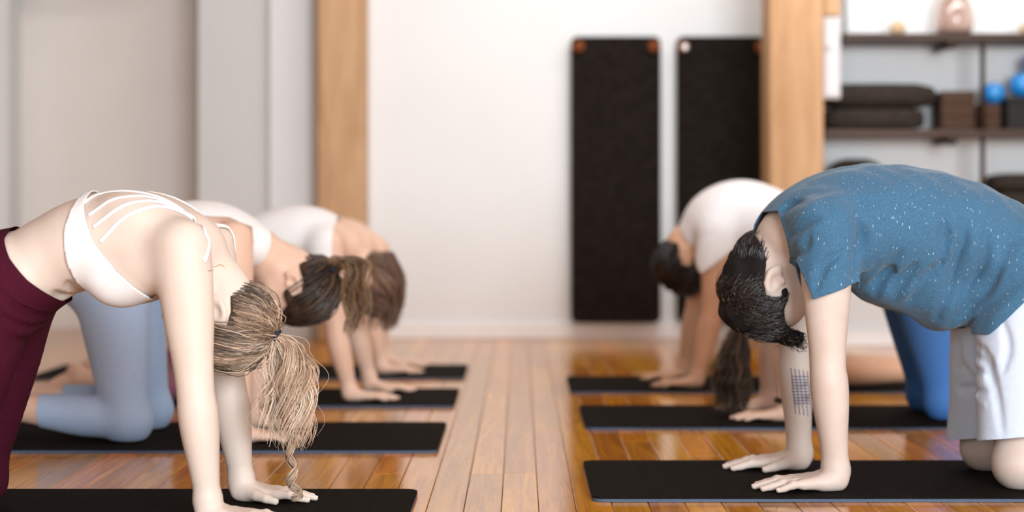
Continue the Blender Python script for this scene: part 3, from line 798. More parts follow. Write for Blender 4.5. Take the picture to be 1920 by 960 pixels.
HAIRLINE = [(.082, .060), (.060, .040), (.036, .030), (.030, -.004), (.016, -.012), (.010, .018), (-.022, .022), (-.040, -.010),
            (-.044, -.040), (-.052, -.078), (-.3, -.085), (-.3, .3), (.2, .3), (.2, .075)]
def hair_cap(name, C, F, U, R, s, thick, cols, parent, m, line=HAIRLINE, lump=.004, h=.0042, extra=()):
    ex = .19*s
    g = Grid(C-ex, C+ex, h); A = rot_axes(F, U, R)
    def q(f, u, l=0): return C+s*(np.asarray(F)*f+np.asarray(U)*u+np.asarray(R)*l)
    g.ell(q(-.004, .012), np.array((.096, .088, .074))*s+thick, A, 0)
    for (f, u, l, r, k) in extra: g.ell(q(f, u, l), np.array(r)*s, A, k)
    X = g.ax[0][:, None, None]; Y = g.ax[1][None, :, None]; Z = g.ax[2][None, None, :]
    g.D += (lump*(np.sin(X*95+np.sin(Y*70)*1.3)*np.sin(Y*88+1.1)*np.sin(Z*80+.5+np.sin(X*60)))).astype(f32)
    V, Fq = g.mesh(0, 1); rel_ = (V-C)/s; fu = np.stack([rel_@np.asarray(F), rel_@np.asarray(U)], 1)
    gd = poly_sd(fu, np.array(line, float))
    V, T = clip_mesh(V, Fq, gd)
    c = np.array(cols)[rng.integers(0, len(cols), len(V))]
    w_ = (np.sin((V-C)@np.asarray(F)*140+(V-C)@np.asarray(R)*60)*.5+.5)[:, None]
    c = np.array(cols[0])*(1-w_)+np.array(cols[min(1, len(cols)-1)])*w_
    o = mesh_obj(name, V, T, m, parent, col=c)
    md = o.modifiers.new('thickness', 'SOLIDIFY'); md.thickness = .012; md.offset = -1
    return o

def pal(cols, n, jit=.12):
    c = np.array(cols)[rng.integers(0, len(cols), n)]
    return np.clip(c*(1+rng.normal(0, jit, (n, 1))), 0, 1)

def scalp_dirs(n, line=HAIRLINE, edge=False):
    out = []; rad = np.array((.096, .088, .074)); poly = np.array(line, float)
    while len(out) < n:
        v = rng.normal(size=(n*2, 3)); v /= np.linalg.norm(v, axis=1, keepdims=True)
        p = v*rad+np.array((-.004, .012, 0)); sd = poly_sd(p[:, :2], poly); ok = (sd < -.001) & ((sd > -.014) | (not edge))
        out += list(v[ok])
    return np.array(out[:n])

def gathered_strands(C, F, U, R, s, n, tie, thick, cols, N=14, rad=.0013, stray=0.0, cols_tip=None, clumps=0, edge=False):
    """strands combed over the scalp to the tie direction (local f,u,l)"""
    B = np.array([F, U, R], float); rad_e = (np.array((.096, .088, .074))*s+thick)
    d0 = scalp_dirs(n, edge=edge); tie = np.asarray(tie, float); tl = (tie-np.array((-.004, .012, 0)))/np.array((.096, .088, .074))
    tn = tl/np.linalg.norm(tl); lift_t = np.linalg.norm(tl*np.array((.096, .088, .074))*s)/np.linalg.norm(tn*rad_e)
    t = np.linspace(0, 1, N)[None, :, None]
    om = np.arccos(np.clip(d0@tn, -1, 1))[:, None, None]+1e-4
    dirs = (np.sin((1-t)*om)*d0[:, None]+np.sin(t*om)*tn)/np.sin(om)
    dirs += rng.normal(0, .035, (n, 1, 3))*np.sin(np.pi*t)
    dirs += .05*np.sin(t*9+rng.uniform(0, 6, (n, 1, 1)))*rng.normal(0, .6, (n, 1, 3))*np.sin(np.pi*t)
    lift = 1+(.015+rng.uniform(-.03, .075, (n, 1, 1)))*np.sin(np.pi*np.clip(t*1.1, 0, 1)) + (lift_t-1)*t**3
    if stray: lift += (rng.random((n, 1, 1)) < .06)*stray*np.sin(np.pi*t)
    loc = dirs*rad_e*lift+np.array((-.004, .012, 0))*s
    loc[:, -1] = tie*s+rng.normal(0, .004, (n, 3))
    Pw = C+loc@B
    ca, cb = pal(cols, n), pal(cols_tip if cols_tip is not None else cols, n)
    if clumps:                                   # neighbouring strands share the tone of their lock
        cd = scalp_dirs(clumps); near = np.argmax(d0@cd.T, 1); keep = rng.random(n) < .72
        ca[keep] = (pal(cols, clumps)[near]*(1+rng.normal(0, .1, (n, 1))))[keep]; cb[keep] = (pal(cols_tip or cols, clumps)[near]*(1+rng.normal(0, .1, (n, 1))))[keep]
    c = ca[:, None, :]*np.ones((1, N, 1))
    if cols_tip is not None:
        ct = cb[:, None, :]; tt = np.clip(t*1.2+rng.uniform(-.4, .3, (n, 1, 1)), 0, 1); c = c*(1-tt)+ct*tt
    r = rad*rng.uniform(.6, 1.5, (n, 1))*(np.sin(np.pi*np.linspace(.12, .88, N))[None]*.7+.4)
    return Pw, r, c

def tail_strands(path, n, width, cols, wave=.008, N=26, rad=.0011, depth=None, ends=(.55, 1.0), freq=3.5, clump=9, taper=.6, cols_tip=None, tight=.28):
    """pony-tail along a world path; width list sampled along it (half width, metres)"""
    path = catmull(path, 60); width = np.interp(np.linspace(0, 1, 60), np.linspace(0, 1, len(width)), width)
    t = np.linspace(0, 1, N)[None]*rng.uniform(ends[0], ends[1], (n, 1)); q = t*59; i = np.minimum(q.astype(int), 58); fr = (q-i)[..., None]
    c = path[i]*(1-fr)+path[i+1]*fr; wd = width[i]
    cl = rng.integers(0, clump, n); cc = rng.uniform(-1, 1, (clump, 2)); cph = rng.uniform(0, 6.28, clump); cfr = rng.uniform(.75, 1.3, clump)
    offs = cc[cl]*.85+rng.normal(0, tight, (n, 2))
    offs = np.clip(offs, -1.15, 1.15)
    depth = depth or 1.0
    wv = wave*np.minimum(t*2.2, 1)
    ph = cph[cl][:, None]+rng.normal(0, .35, (n, 1)); fq = (freq*cfr[cl])[:, None]
    x = offs[:, :1]*wd+wv*np.sin(t*fq*6.28+ph)
    y = offs[:, 1:]*wd*depth+wv*np.cos(t*fq*6.28+ph)
    Pw = c.copy(); Pw[..., 0] += x; Pw[..., 1] += y; Pw[..., 2] += rng.normal(0, .004, (n, 1))
    ca, cb = pal(cols, n), pal(cols_tip if cols_tip is not None else cols, n); keep = rng.random(n) < .65
    ca[keep] = (pal(cols, clump)[cl]*(1+rng.normal(0, .1, (n, 1))))[keep]; cb[keep] = (pal(cols_tip or cols, clump)[cl]*(1+rng.normal(0, .1, (n, 1))))[keep]
    col = ca[:, None, :]*np.ones((1, N, 1))
    if cols_tip is not None:
        ct = cb[:, None, :]; tt = np.clip(t*1.6+rng.uniform(-.3, .3, (n, 1)), 0, 1)[..., None]; col = col*(1-tt)+ct*tt
    r = rad*rng.uniform(.5, 1.6, (n, 1))*(1-taper*np.linspace(0, 1, N)[None]**2)
    return Pw, r, col

def strands_obj(name, sets, m, parent, sides=3):
    Vs, Fs, Cs, b = [], [], [], 0
    for Pw, r, c in sets:
        Pw[..., 2] = np.maximum(Pw[..., 2], ZM+.004)
        V, F, C = tube_mesh(Pw, r, sides, c); Vs.append(V); Fs.append(F+b); Cs.append(C); b += len(V)
    return tag(mesh_obj(name, np.vstack(Vs), np.vstack(Fs), m, parent, col=np.vstack(Cs)), kind='stuff')

def ring_tie(name, c, axis, r, tr, m, parent):
    axis = np.asarray(axis, float)/np.linalg.norm(axis); a = np.cross(axis, (0, 1, .1)); a /= np.linalg.norm(a); b = np.cross(axis, a)
    t = np.linspace(0, 2*np.pi, 25); pts = np.array([c+r*(a*math.cos(x)+b*math.sin(x)) for x in t])
    V, F, _ = tube_mesh(pts[None], np.full((1, 25), tr), 8); return mesh_obj(name, V, F, m, parent)

# ------------------------------------------------------------------ limbs
def limb(g, nodes, n=22, k=.025, lat=(0, 1, 0), infl=0): g.sweep([(np.asarray(p, float), a, b) for p, a, b in nodes], lat, k, n, infl)
def lerp(a, b, t): return np.asarray(a, float)*(1-t)+np.asarray(b, float)*t

def arm(g, S, E, W, s=1.0, k=.03, man=False, infl=0, wrs=1.0):
    m = 1.0
    prof = [(lerp(S, E, -.04), .054, .056), (lerp(S, E, .2), .052, .056), (lerp(S, E, .5), .046, .050), (lerp(S, E, .8), .039, .041), (E, .0385, .0385),
            (lerp(E, W, .16), .043, .041), (lerp(E, W, .36), .042, .039), (lerp(E, W, .65), .034, .032), (lerp(E, W, .88), .0265*wrs, .0265*wrs), (W, .0275*wrs, .025*wrs)]
    limb(g, [(p, a*s, b*s) for p, a, b in prof], 30, k, infl=infl)

def leg(g, Hp, K, A, s=1.0, k=.04, fwd=1):
    """hip, knee (bone centre), ankle"""
    th = [(lerp(Hp, K, -.05), .088, .095), (lerp(Hp, K, .2), .086, .094), (lerp(Hp, K, .5), .074, .080), (lerp(Hp, K, .8), .059, .064), (lerp(Hp, K, 1.0), .054, .056)]
    limb(g, [(p, a*s, b*s) for p, a, b in th], 20, k)
    cf = [(K, .052, .050), (lerp(K, A, .2), .052, .050), (lerp(K, A, .38), .053, .051), (lerp(K, A, .7), .039, .040), (lerp(K, A, .93), .031, .034), (A, .031, .036)]
    limb(g, [(p, a*s, b*s) for p, a, b in cf], 20, .02)
    g.ell(np.asarray(K, float)+np.array([fwd*.018, 0, -.006]), np.array((.043, .044, .045))*s, k=.04)

def foot(g, A, back, z0, s=1.0):
    """plantar-flexed foot, top of foot on the floor, toes pointing along back"""
    b = np.asarray(back, float); A = np.asarray(A, float); y = np.array([0, 1, 0.])
    T_ = np.array([A[0]+b[0]*.185*s, A[1], z0+.020])
    limb(g, [(A, .032*s, .036*s), (lerp(A, T_, .35)+np.array([0, 0, .006]), .037*s, .034*s), (lerp(A, T_, .75), .044*s, .024*s), (T_, .040*s, .016*s)], 14, .02)
    g.ell(A+np.array([b[0]*.018, 0, .035])*s, np.array((.032, .029, .030))*s, k=.02)       # heel
    for i, (o, L) in enumerate(((-.030, .03), (-.015, .035), (0, .036), (.014, .034), (.029, .04))):
        p = T_+y*o*s; g.cone(p, p+b*L*s+np.array([0, 0, -.006]), .0115*s, (.009 if i < 4 else .012)*s, .006)

def skeleton(sp):
    """returns grid after trunk+legs (snapshot) and full body grid"""
    Y = sp['Y']; s = sp['s']; k = sp.get('k', 1.0); h = sp['h']
    spine = [(P(px, py, Y), hw, ht) for px, py, ht, hw in sp['spine']]
    allp = [q[0] for q in spine]+[np.asarray(v, float) for key in ('sh', 'el', 'wr', 'hip', 'knee', 'ank') for v in sp[key]]+[np.asarray(sp['head'][0])]
    for A in sp['ank']: allp.append(np.asarray(A)+np.array([-s*.27, 0, 0]))
    for W_ in sp['wr']: allp.append(np.asarray(W_)+np.array([s*.20, 0, 0]))
    lo = np.min(allp, 0)-.17; hi = np.max(allp, 0)+.17; lo[2] = -.01
    hi[2] = min(hi[2], 1.05)
    g = Grid(lo, hi, h, sp.get('axes'))
    g.sweep(spine, (0, 1, 0), .02, 34)
    for i in (0, 1):
        leg(g, sp['hip'][i], sp['knee'][i], sp['ank'][i], sp.get('legk', 1.0), .05, s)
        gl = np.asarray(sp['hip'][i], float)+np.array([-s*.045, 0, .045]); g.ell(gl, np.array((.095, .085, .10))*sp.get('legk', 1), k=.05)
    for fn in sp.get('trunk_extra', []): fn(g)
    snap = g.copy(); snap.D = np.maximum(snap.D, (ZM+.0072-snap.ax[2])[None, None, :]).astype(f32)
    for i in (0, 1):
        foot(g, sp['ank'][i], (-s, 0, 0), ZM, sp.get('footk', 1.0))
        arm(g, sp['sh'][i], sp['el'][i], sp['wr'][i], sp.get('armk', 1.0), .045, wrs=sp.get('wrk', 1.0))
    C, F, U, R = sp['head']; hs = sp.get('hs', 1.0)
    nb = spine[-1][0]; base = C-np.asarray(U)*.062*hs-np.asarray(F)*.030*hs
    nr = sp.get('neck', .052)
    g.sweep([(nb, nr*1.25, nr*1.15), (lerp(nb, base, .5), nr*1.02, nr), (base, nr, nr), (C-np.asarray(F)*.02*hs-np.asarray(U)*.02, nr, nr*1.05)], (0, 1, 0), .03, 14)
    head_sdf(g, C, F, U, R, hs, sp.get('man', False))
    nails = [] if sp.get('nails') else None
    for i in (0, 1):
        th = np.array([0, 1 if i == 0 else -1, 0.])
        hd = np.array([s, 0, 0])+np.array([0, sp.get('toe_out', (0, 0))[i], 0])
        hand(g, sp['wr'][i], hd, th, ZM, sp.get('handk', 1.0), .0265*sp.get('armk', 1)*sp.get('wrk', 1), sp.get('spread', 1.0), nails)
    for fn in sp.get('extra', []): fn(g)
    g.D = np.maximum(g.D, (ZM+.0008-g.ax[2])[None, None, :]).astype(f32)
    return snap, g, nails

def head_frame(px, py, Y, ang, s, roll=0.0):
    """ang: crown direction in the picture plane, degrees clockwise from straight down toward the right"""
    a = math.radians(ang); U = np.array([math.sin(a), 0, -math.cos(a)]); F = s*np.array([U[2], 0, -U[0]])
    R = np.cross(F, U)
    if roll:
        r = math.radians(roll); y = np.array([0, 1., 0])     # turn the face toward / away from the camera about the crown axis
        F2 = F*math.cos(r)+y*math.sin(r); R = np.cross(F2, U); F = F2
    return P(px, py, Y), F, U, R

def new_person(label, x, Y):
    t = tag(empty('person', (0, 0, 0)), label, 'person'); return t
def body_mesh(g, m, root, smooth=1):
    V, F = g.mesh(0, smooth); return mesh_obj('body', V, F, m, root)
def eyes(sp, root):
    C, F, U, R = sp['head']; hs = sp.get('hs', 1)
    for sd in (-1, 1):
        c = C+hs*(np.asarray(F)*.0815+np.asarray(U)*-.0075+np.asarray(R)*.031*sd)
        bm = bmesh.new(); bmesh.ops.create_uvsphere(bm, u_segments=14, v_segments=8, radius=.0098*hs); bmesh.ops.translate(bm, vec=c, verts=bm.verts)
        bm_obj('eye', bm, M['eye'], root, True)

print('setup', round(time.time()-T0, 1))

# ------------------------------------------------------------------ people
def mix(a, b): return [a, b]
def PX(pts, Y):
    """side-view polygon; each entry (px,py) or (px,py,Y)"""
    return np.array([P(p[0], p[1], p[2] if len(p) > 2 else Y)[[0, 2]] for p in pts])
def pair(p, dy): return [np.array([p[0], p[1]-dy, p[2]]), np.array([p[0], p[1]+dy, p[2]])]
def neck_hole(A, B, r):
    A = np.asarray(A); B = np.asarray(B)
    def f(V):
        t = np.clip(((V-A)@(B-A))/((B-A)@(B-A)), 0, 1); return r-np.linalg.norm(V-A-t[:, None]*(B-A), axis=1)
    return f
def fold(g, pts, r, sub, k=.016, out=.6):
    p = np.array([g.ray(x, y) for x, y in pts]); p = catmull(p, max(6, 4*len(pts))); p = g.project(p, 0, 2); nn = g.grad(p, .006)
    c = p+nn*(r*out if sub else -r*(1-out*.6)); n = len(c)
    rr = r*np.sin(np.pi*np.linspace(.1, .9, n))
    for i in range(n-1): g.cone(c[i], c[i+1], max(rr[i], .002), max(rr[i+1], .002), k, sub)
def finish(root, x, Y):
    root.location = (x, Y, 0)
    for c in root.children: c.location = (-x, -Y, 0)
    print(root['label'][:40], round(time.time()-T0, 1), sum(len(c.data.polygons) for c in root.children))

# ---- woman in white strappy bra and burgundy leggings
def woman_front():
    Y = 3.72; root = new_person('woman in white strappy bra and burgundy leggings on hands and knees, blonde ponytail hanging', 0, Y)
    br = lambda g: [g.ell(P(243, 516, Y)+np.array([0, d, 0]), (.072, .062, .060), k=.03) for d in (-.066, .066)]
    sc = lambda g: [g.ell(P(285, 408, Y)+np.array([0, d, 0]), (.075, .055, .032), np.array([[.95, 0, -.3], [0, 1, 0], [.3, 0, .95]]), k=.05) for d in (-.085, .085)]
    pec = lambda g: [g.ell(P(310, 500, Y)+np.array([0, d, 0]), (.06, .05, .05), k=.05) for d in (-.10, .10)]
    sp = dict(Y=Y, s=1, h=.0042, axes=[[(-.74, .0054), (9, .0036)], None, [(.105, .0035), (9, .0048)]], spine=[(-30, 560, .120, .168), (15, 530, .108, .150), (60, 507, .094, .122), (110, 478, .093, .118), (160, 458, .100, .130), (215, 448, .105, .142), (270, 445, .100, .148),
                                   (322, 452, .082, .140), (365, 462, .060, .092)],
              sh=[P(343, 472, 3.575), P(392, 470, 3.875)], el=[P(367, 738, 3.565), P(430, 733, 3.885)], wr=[P(390, 940, 3.585), P(453, 902, 3.885)],
              hip=pair((-1.150, Y, .462), .092), knee=pair((-1.225, Y, .070), .105), ank=pair((-1.62, Y, .066), .10),
              head=head_frame(413, 597, Y, 15, 1), armk=1.03, wrk=1.02, legk=1.02, neck=.050, nails=True, trunk_extra=[br, sc, pec], toe_out=(-.10, -.03), spread=.9)
    def creases(g):
        fold(g, [(100, 545), (117, 557), (142, 555)], .012, True, .007, .35); fold(g, [(127, 526), (132, 541), (148, 549)], .010, True, .007, .35)
    sp['extra'] = [creases]
    snap, g, nails = skeleton(sp)
    body_mesh(g, M['skin_fair'], root); add_nails(nails, M['nail_white'], root); eyes(sp, root)
    # leggings, with gathered waistband folds
    lg = snap.copy(); lg.D -= .0060
    for a, b, c in (((10, 560), (45, 585), (95, 592)), ((0, 590), (40, 610), (88, 606)), ((20, 545), (60, 570), (100, 580)), ((5, 620), (35, 640), (60, 630))): fold(lg, [a, b, c], .009, True, .006, .5)
    for a, b, c in (((5, 575), (42, 598), (90, 598)), ((10, 600), (50, 622), (84, 612))): fold(lg, [a, b, c], .008, False, .010)
    garment('leggings', lg, 0, PX([(6, 425), (8, 447), (30, 484), (62, 525), (118, 580), (160, 700), (160, 1150), (-470, 1150), (-470, 300), (-20, 380)], Y-.09), M['burgundy'], root, .0025, extra=lambda V: -(V[:, 0]+1.59))
    wb = snap.copy(); wb.D -= .0080
    garment('waistband', wb, 0, PX([(6, 425), (8, 446), (30, 483), (62, 524), (119, 580), (100, 606), (45, 560), (5, 520), (-25, 480), (-45, 430), (-20, 380)], Y-.09), M['burgundy'], root, .002)
    # bra
    garment('bra', snap, .0045, PX([(152, 352), (143, 385), (135, 430), (138, 487), (149, 527), (163, 543), (180, 600), (275, 610), (289, 565), (287, 554), (262, 533), (232, 505), (206, 473), (190, 448), (175, 413), (164, 385), (162, 352)], Y-.07), M['white_cloth'], root, .0028)
    rb = []
    def strap(pts, wid=.0095, mirror=True, n=30):
        p = np.array([g.ray(x, y) for x, y in pts]); p = catmull(p, n); p = g.project(p, .0015, 4); nn = g.grad(p, .006)
        rb.append(ribbon(p, nn, wid))
        if mirror:
            p2 = p.copy(); p2[:, 1] = 2*Y-p2[:, 1]; n2 = nn.copy(); n2[:, 1] *= -1; V, F = ribbon(p2, n2, wid); rb.append((V, F))
    for pts in ([(156, 383), (185, 366), (225, 360), (265, 363), (305, 374), (345, 398)], [(167, 404), (200, 381), (240, 370), (280, 371), (318, 384), (350, 404)],
                [(176, 426), (215, 396), (255, 380), (292, 379), (325, 391), (354, 408)], [(189, 453), (225, 416), (265, 394), (300, 388), (330, 396), (358, 412)]):
        strap(pts)
    strap([(345, 399), (365, 414), (383, 433), (391, 455), (388, 475), (381, 491)], .011, True)
    V, F = join(rb); mesh_obj('bra_strap', V, F, M['white_cloth'], root)
    p = g.project(catmull(np.array([g.ray(x, y) for x, y in ((390, 508), (402, 500), (414, 497), (426, 503))]), 20), .001)
    V, F, _ = tube_mesh(p[None], np.full((1, 20), .0009), 5); mesh_obj('necklace', V, F, M['gold'], root)
    # hair
    C, Fv, U, R = sp['head']; tie = (-.104, .066, .0)
    dk = [(.055, .036, .026), (.11, .072, .048), (.20, .135, .09)]; bl = [(.70, .50, .36), (.85, .67, .52), (.52, .345, .225)]
    hair_cap('hair', C, Fv, U, R, 1, .006, [(.05, .034, .025), (.10, .066, .046)], root, M['hair_cap'], lump=.002)
    st = [gathered_strands(C, Fv, U, R, 1, 2700, tie, .009, dk+dk[:2]+[bl[2], bl[0]], N=11, rad=.0009, stray=.12, cols_tip=[dk[1], dk[2], bl[2], bl[0], bl[1]], clumps=70),
          gathered_strands(C, Fv, U, R, 1, 900, tie, .008, dk[1:]+[bl[2]], N=11, rad=.0009, cols_tip=[dk[2], bl[0]], clumps=50, edge=True)]
    strands_obj('hair_strands', st, M['hair'], root)
    tw = C+np.asarray(Fv)*tie[0]+np.asarray(U)*tie[1]
    ring_tie('hair_tie', tw+np.array([.003, 0, -.002]), (.85, 0, -.5), .0125, .006, M['tie'], root)
    path = [P(514, 633, Y), P(533, 646, Y), P(543, 690, Y), P(540, 740, Y), P(535, 790, Y), P(540, 840, Y)]
    s1 = tail_strands(path, 760, [.008, .026, .046, .054, .050, .042], bl+[dk[2], dk[1]], wave=.013, N=36, rad=.00095, ends=(.42, 1.0), freq=1.9, clump=26, cols_tip=[bl[0], bl[1], bl[1], (.80, .65, .52), bl[2]], tight=.15)
    curl = [P(548, 760, Y), P(543, 820, Y), P(546, 860, Y), P(545, 895, Y), P(556, 925, Y), P(553, 936, Y)]
    s2 = tail_strands(curl, 60, [.012, .010, .009, .009, .006, .002], [bl[0], dk[2], bl[1], dk[1]], wave=.010, N=34, rad=.0012, ends=(.8, 1.0), freq=2.6, clump=2)
    fly = tail_strands(path, 18, [.01, .045, .066, .075, .07, .07], bl, wave=.014, N=34, rad=.0007, ends=(.6, 1.05), freq=3, clump=26)
    strands_obj('ponytail', [s1, s2, fly], M['hair'], root)
    finish(root, -.9, Y)
woman_front()

# ---- woman in light blue leggings
def woman_second():
    Y = 5.02; root = new_person('woman in white racerback tank and light blue leggings kneeling on the second mat, dark bun', 0, Y)
    br = lambda g: [g.ell(P(375, 500, Y)+np.array([0, d, 0]), (.07, .06, .058), k=.03) for d in (-.066, .066)]
    sp = dict(Y=Y, s=1, h=.0057, spine=[(185, 515, .118, .165), (215, 500, .108, .150), (250, 484, .098, .125), (300, 462, .100, .130), (347, 452, .107, .140), (395, 449, .104, .145), (437, 452, .082, .142), (478, 462, .056, .088)],
              sh=[P(437, 458, 4.865), P(448, 458, 5.175)], el=[P(444, 670, 4.86), P(483, 660, 5.2)], wr=[P(452, 816, 4.87), P(478, 786, 5.2)],
              hip=pair((-1.185, Y, .500), .092), knee=pair((-1.125, Y, .072), .140), ank=[np.array([-1.49, Y-.125, .110]), np.array([-1.49, Y+.12, .110])],
              head=head_frame(556, 540, Y, 30, 1), legk=1.08, neck=.050, trunk_extra=[br], toe_out=(0, .05))
    snap, g, _ = skeleton(sp); body_mesh(g, M['skin_peach'], root); eyes(sp, root)
    garment('leggings', snap, .004, PX([(258, 380), (268, 535), (315, 560), (335, 700), (335, 900), (-400, 900), (-400, 300), (200, 380)], Y), M['light_blue'], root, .0025, extra=lambda V: -(V[:, 0]+1.372))
    garment('tank_top', snap, .006, PX([(150, 300), (530, 300), (530, 470), (478, 512), (468, 500), (486, 455), (480, 425), (440, 407), (395, 405), (360, 425), (350, 480), (345, 530), (305, 540), (266, 525), (235, 420)], Y), M['white_cloth'], root, .003)
    C, Fv, U, R = sp['head']; tie = (-.122, .004, 0); dk = [(.035, .02, .013), (.06, .035, .022), (.02, .012, .009)]; br_ = [(.16, .085, .045), (.24, .13, .065), (.10, .055, .03)]
    hair_cap('hair', C, Fv, U, R, 1.02, .010, [dk[2], dk[1]], root, M['hair_cap'])
    strands_obj('hair_strands', [gathered_strands(C, Fv, U, R, 1.02, 420, tie, .013, dk, rad=.0024, N=11, stray=.1, cols_tip=dk+br_[:1])], M['hair'], root)
    tw = C+np.asarray(Fv)*tie[0]+np.asarray(U)*tie[1]
    path = [tw, P(640, 487, Y), P(662, 492, Y), P(672, 530, Y), P(668, 580, Y), P(664, 625, Y)]
    strands_obj('ponytail', [tail_strands(path, 190, [.018, .032, .034, .034, .030, .022], br_+dk[:1], wave=.009, N=22, rad=.0022, ends=(.6, 1.0), freq=3, clump=8, cols_tip=br_+[(.32, .2, .11)])], M['hair'], root)
    ring_tie('hair_tie', tw, (.7, 0, .5), .019, .006, M['tie'], root)
    finish(root, -1.0, Y)
woman_second()

# ---- third woman, white short-sleeved top
def woman_third():
    Y = 6.06; root = new_person('third woman in the left row, plain white top, loose brown hair hanging', 0, Y)
    sp = dict(Y=Y, s=1, h=.0067, spine=[(410, 502, .118, .165), (435, 490, .106, .150), (465, 474, .096, .128), (505, 457, .100, .132), (545, 448, .104, .14), (582, 446, .098, .145), (615, 452, .082, .142), (650, 462, .056, .088)],
              sh=[P(614, 466, 5.915), P(630, 464, 6.205)], el=[P(631, 630, 5.90), P(668, 620, 6.23)], wr=[P(655, 729, 5.92), P(692, 706, 6.23)],
              hip=pair((-1.075, Y, .470), .09), knee=pair((-1.185, Y, .068), .12), ank=[np.array([-1.535, Y-.11, .085]), np.array([-1.535, Y+.11, .085])],
              head=head_frame(686, 526, Y, 38, 1), neck=.048, footk=.85, armk=.98)
    snap, g, _ = skeleton(sp); body_mesh(g, M['skin_peach'], root); eyes(sp, root)
    garment('leggings', snap, .004, PX([(455, 380), (465, 560), (600, 700), (600, 900), (-100, 900), (-100, 300), (420, 380)], Y), M['pink_grey'], root, .0025, extra=lambda V: -(V[:, 0]+1.47))
    sh = snap.copy(); sh.D -= .010
    for i in (0, 1): sh.cone(sp['sh'][i], lerp(sp['sh'][i], sp['el'][i], .5), .070, .066, .045)
    garment('top', sh, 0, PX([(420, 330), (634, 330), (634, 485), (600, 497), (560, 560), (430, 600), (440, 420)], Y), M['white_cloth'], root, .003, extra=neck_hole(P(648, 470, Y), P(690, 520, Y), .07))
    C, Fv, U, R = sp['head']; cs = [(.20, .115, .075), (.27, .17, .115), (.13, .07, .045), (.09, .05, .035)]
    hair_cap('hair', C, Fv, U, R, 1.02, .012, [cs[2], cs[0]], root, M['hair_cap'])
    strands_obj('hair_strands', [gathered_strands(C, Fv, U, R, 1.02, 380, (-.03, .115, 0), .016, cs, rad=.003, N=11)], M['hair'], root)
    path = [P(708, 476, Y), P(718, 518, Y), P(717, 558, Y), P(714, 588, Y), P(712, 622, Y)]
    strands_obj('loose_hair', [tail_strands(path, 260, [.045, .065, .062, .055, .045], cs, wave=.006, N=16, rad=.0028, ends=(.7, 1.0), freq=1.5, clump=12)], M['hair'], root)
    finish(root, -.9, Y)
woman_third()

# ---- fourth woman, bare back
def woman_fourth():
    Y = 7.04; root = new_person('woman farthest back in the left row, bare shoulder, mostly hidden behind the others', 0, Y)
    sp = dict(Y=Y, s=1, h=.007, spine=[(500, 494, .115, .165), (520, 486, .105, .15), (545, 474, .095, .128), (582, 460, .098, .132), (615, 453, .100, .14), (648, 453, .096, .145), (674, 460, .080, .142), (702, 470, .055, .088)],
              sh=[P(674, 472, 6.895), P(687, 470, 7.185)], el=[P(692, 600, 6.89), P(706, 590, 7.19)], wr=[P(714, 681, 6.90), P(724, 667, 7.19)],
              hip=pair((-1.04, Y, .46), .09), knee=pair((-1.09, Y, .066), .12), ank=pair((-1.48, Y, .066), .11), head=head_frame(698, 545, Y, 28, 1), neck=.048)
    snap, g, _ = skeleton(sp); body_mesh(g, M['skin_peach'], root); eyes(sp, root)
    garment('leggings', snap, .004, PX([(540, 400), (550, 560), (620, 650), (620, 850), (-100, 850), (-100, 300), (500, 400)], Y), M['black_knit'], root, .0025, extra=lambda V: -(V[:, 0]+1.43))
    garment('bra', snap, .005, PX([(575, 380), (612, 380), (640, 480), (660, 520), (580, 530), (572, 460)], Y), M['white_cloth'], root, .003)
    C, Fv, U, R = sp['head']; cs = [(.045, .028, .02), (.07, .042, .03), (.03, .02, .015)]
    hair_cap('hair', C, Fv, U, R, 1.02, .012, [cs[2], cs[0]], root, M['hair_cap'])
    path = [P(735, 520, Y), P(744, 550, Y), P(742, 580, Y), P(738, 612, Y)]
    strands_obj('ponytail', [gathered_strands(C, Fv, U, R, 1.02, 160, (-.10, .06, 0), .015, cs, rad=.0035, N=9), tail_strands(path, 90, [.02, .026, .026, .015], cs, wave=.006, N=14, rad=.0032, ends=(.7, 1))], M['hair'], root)
    finish(root, -.8, Y)
woman_fourth()

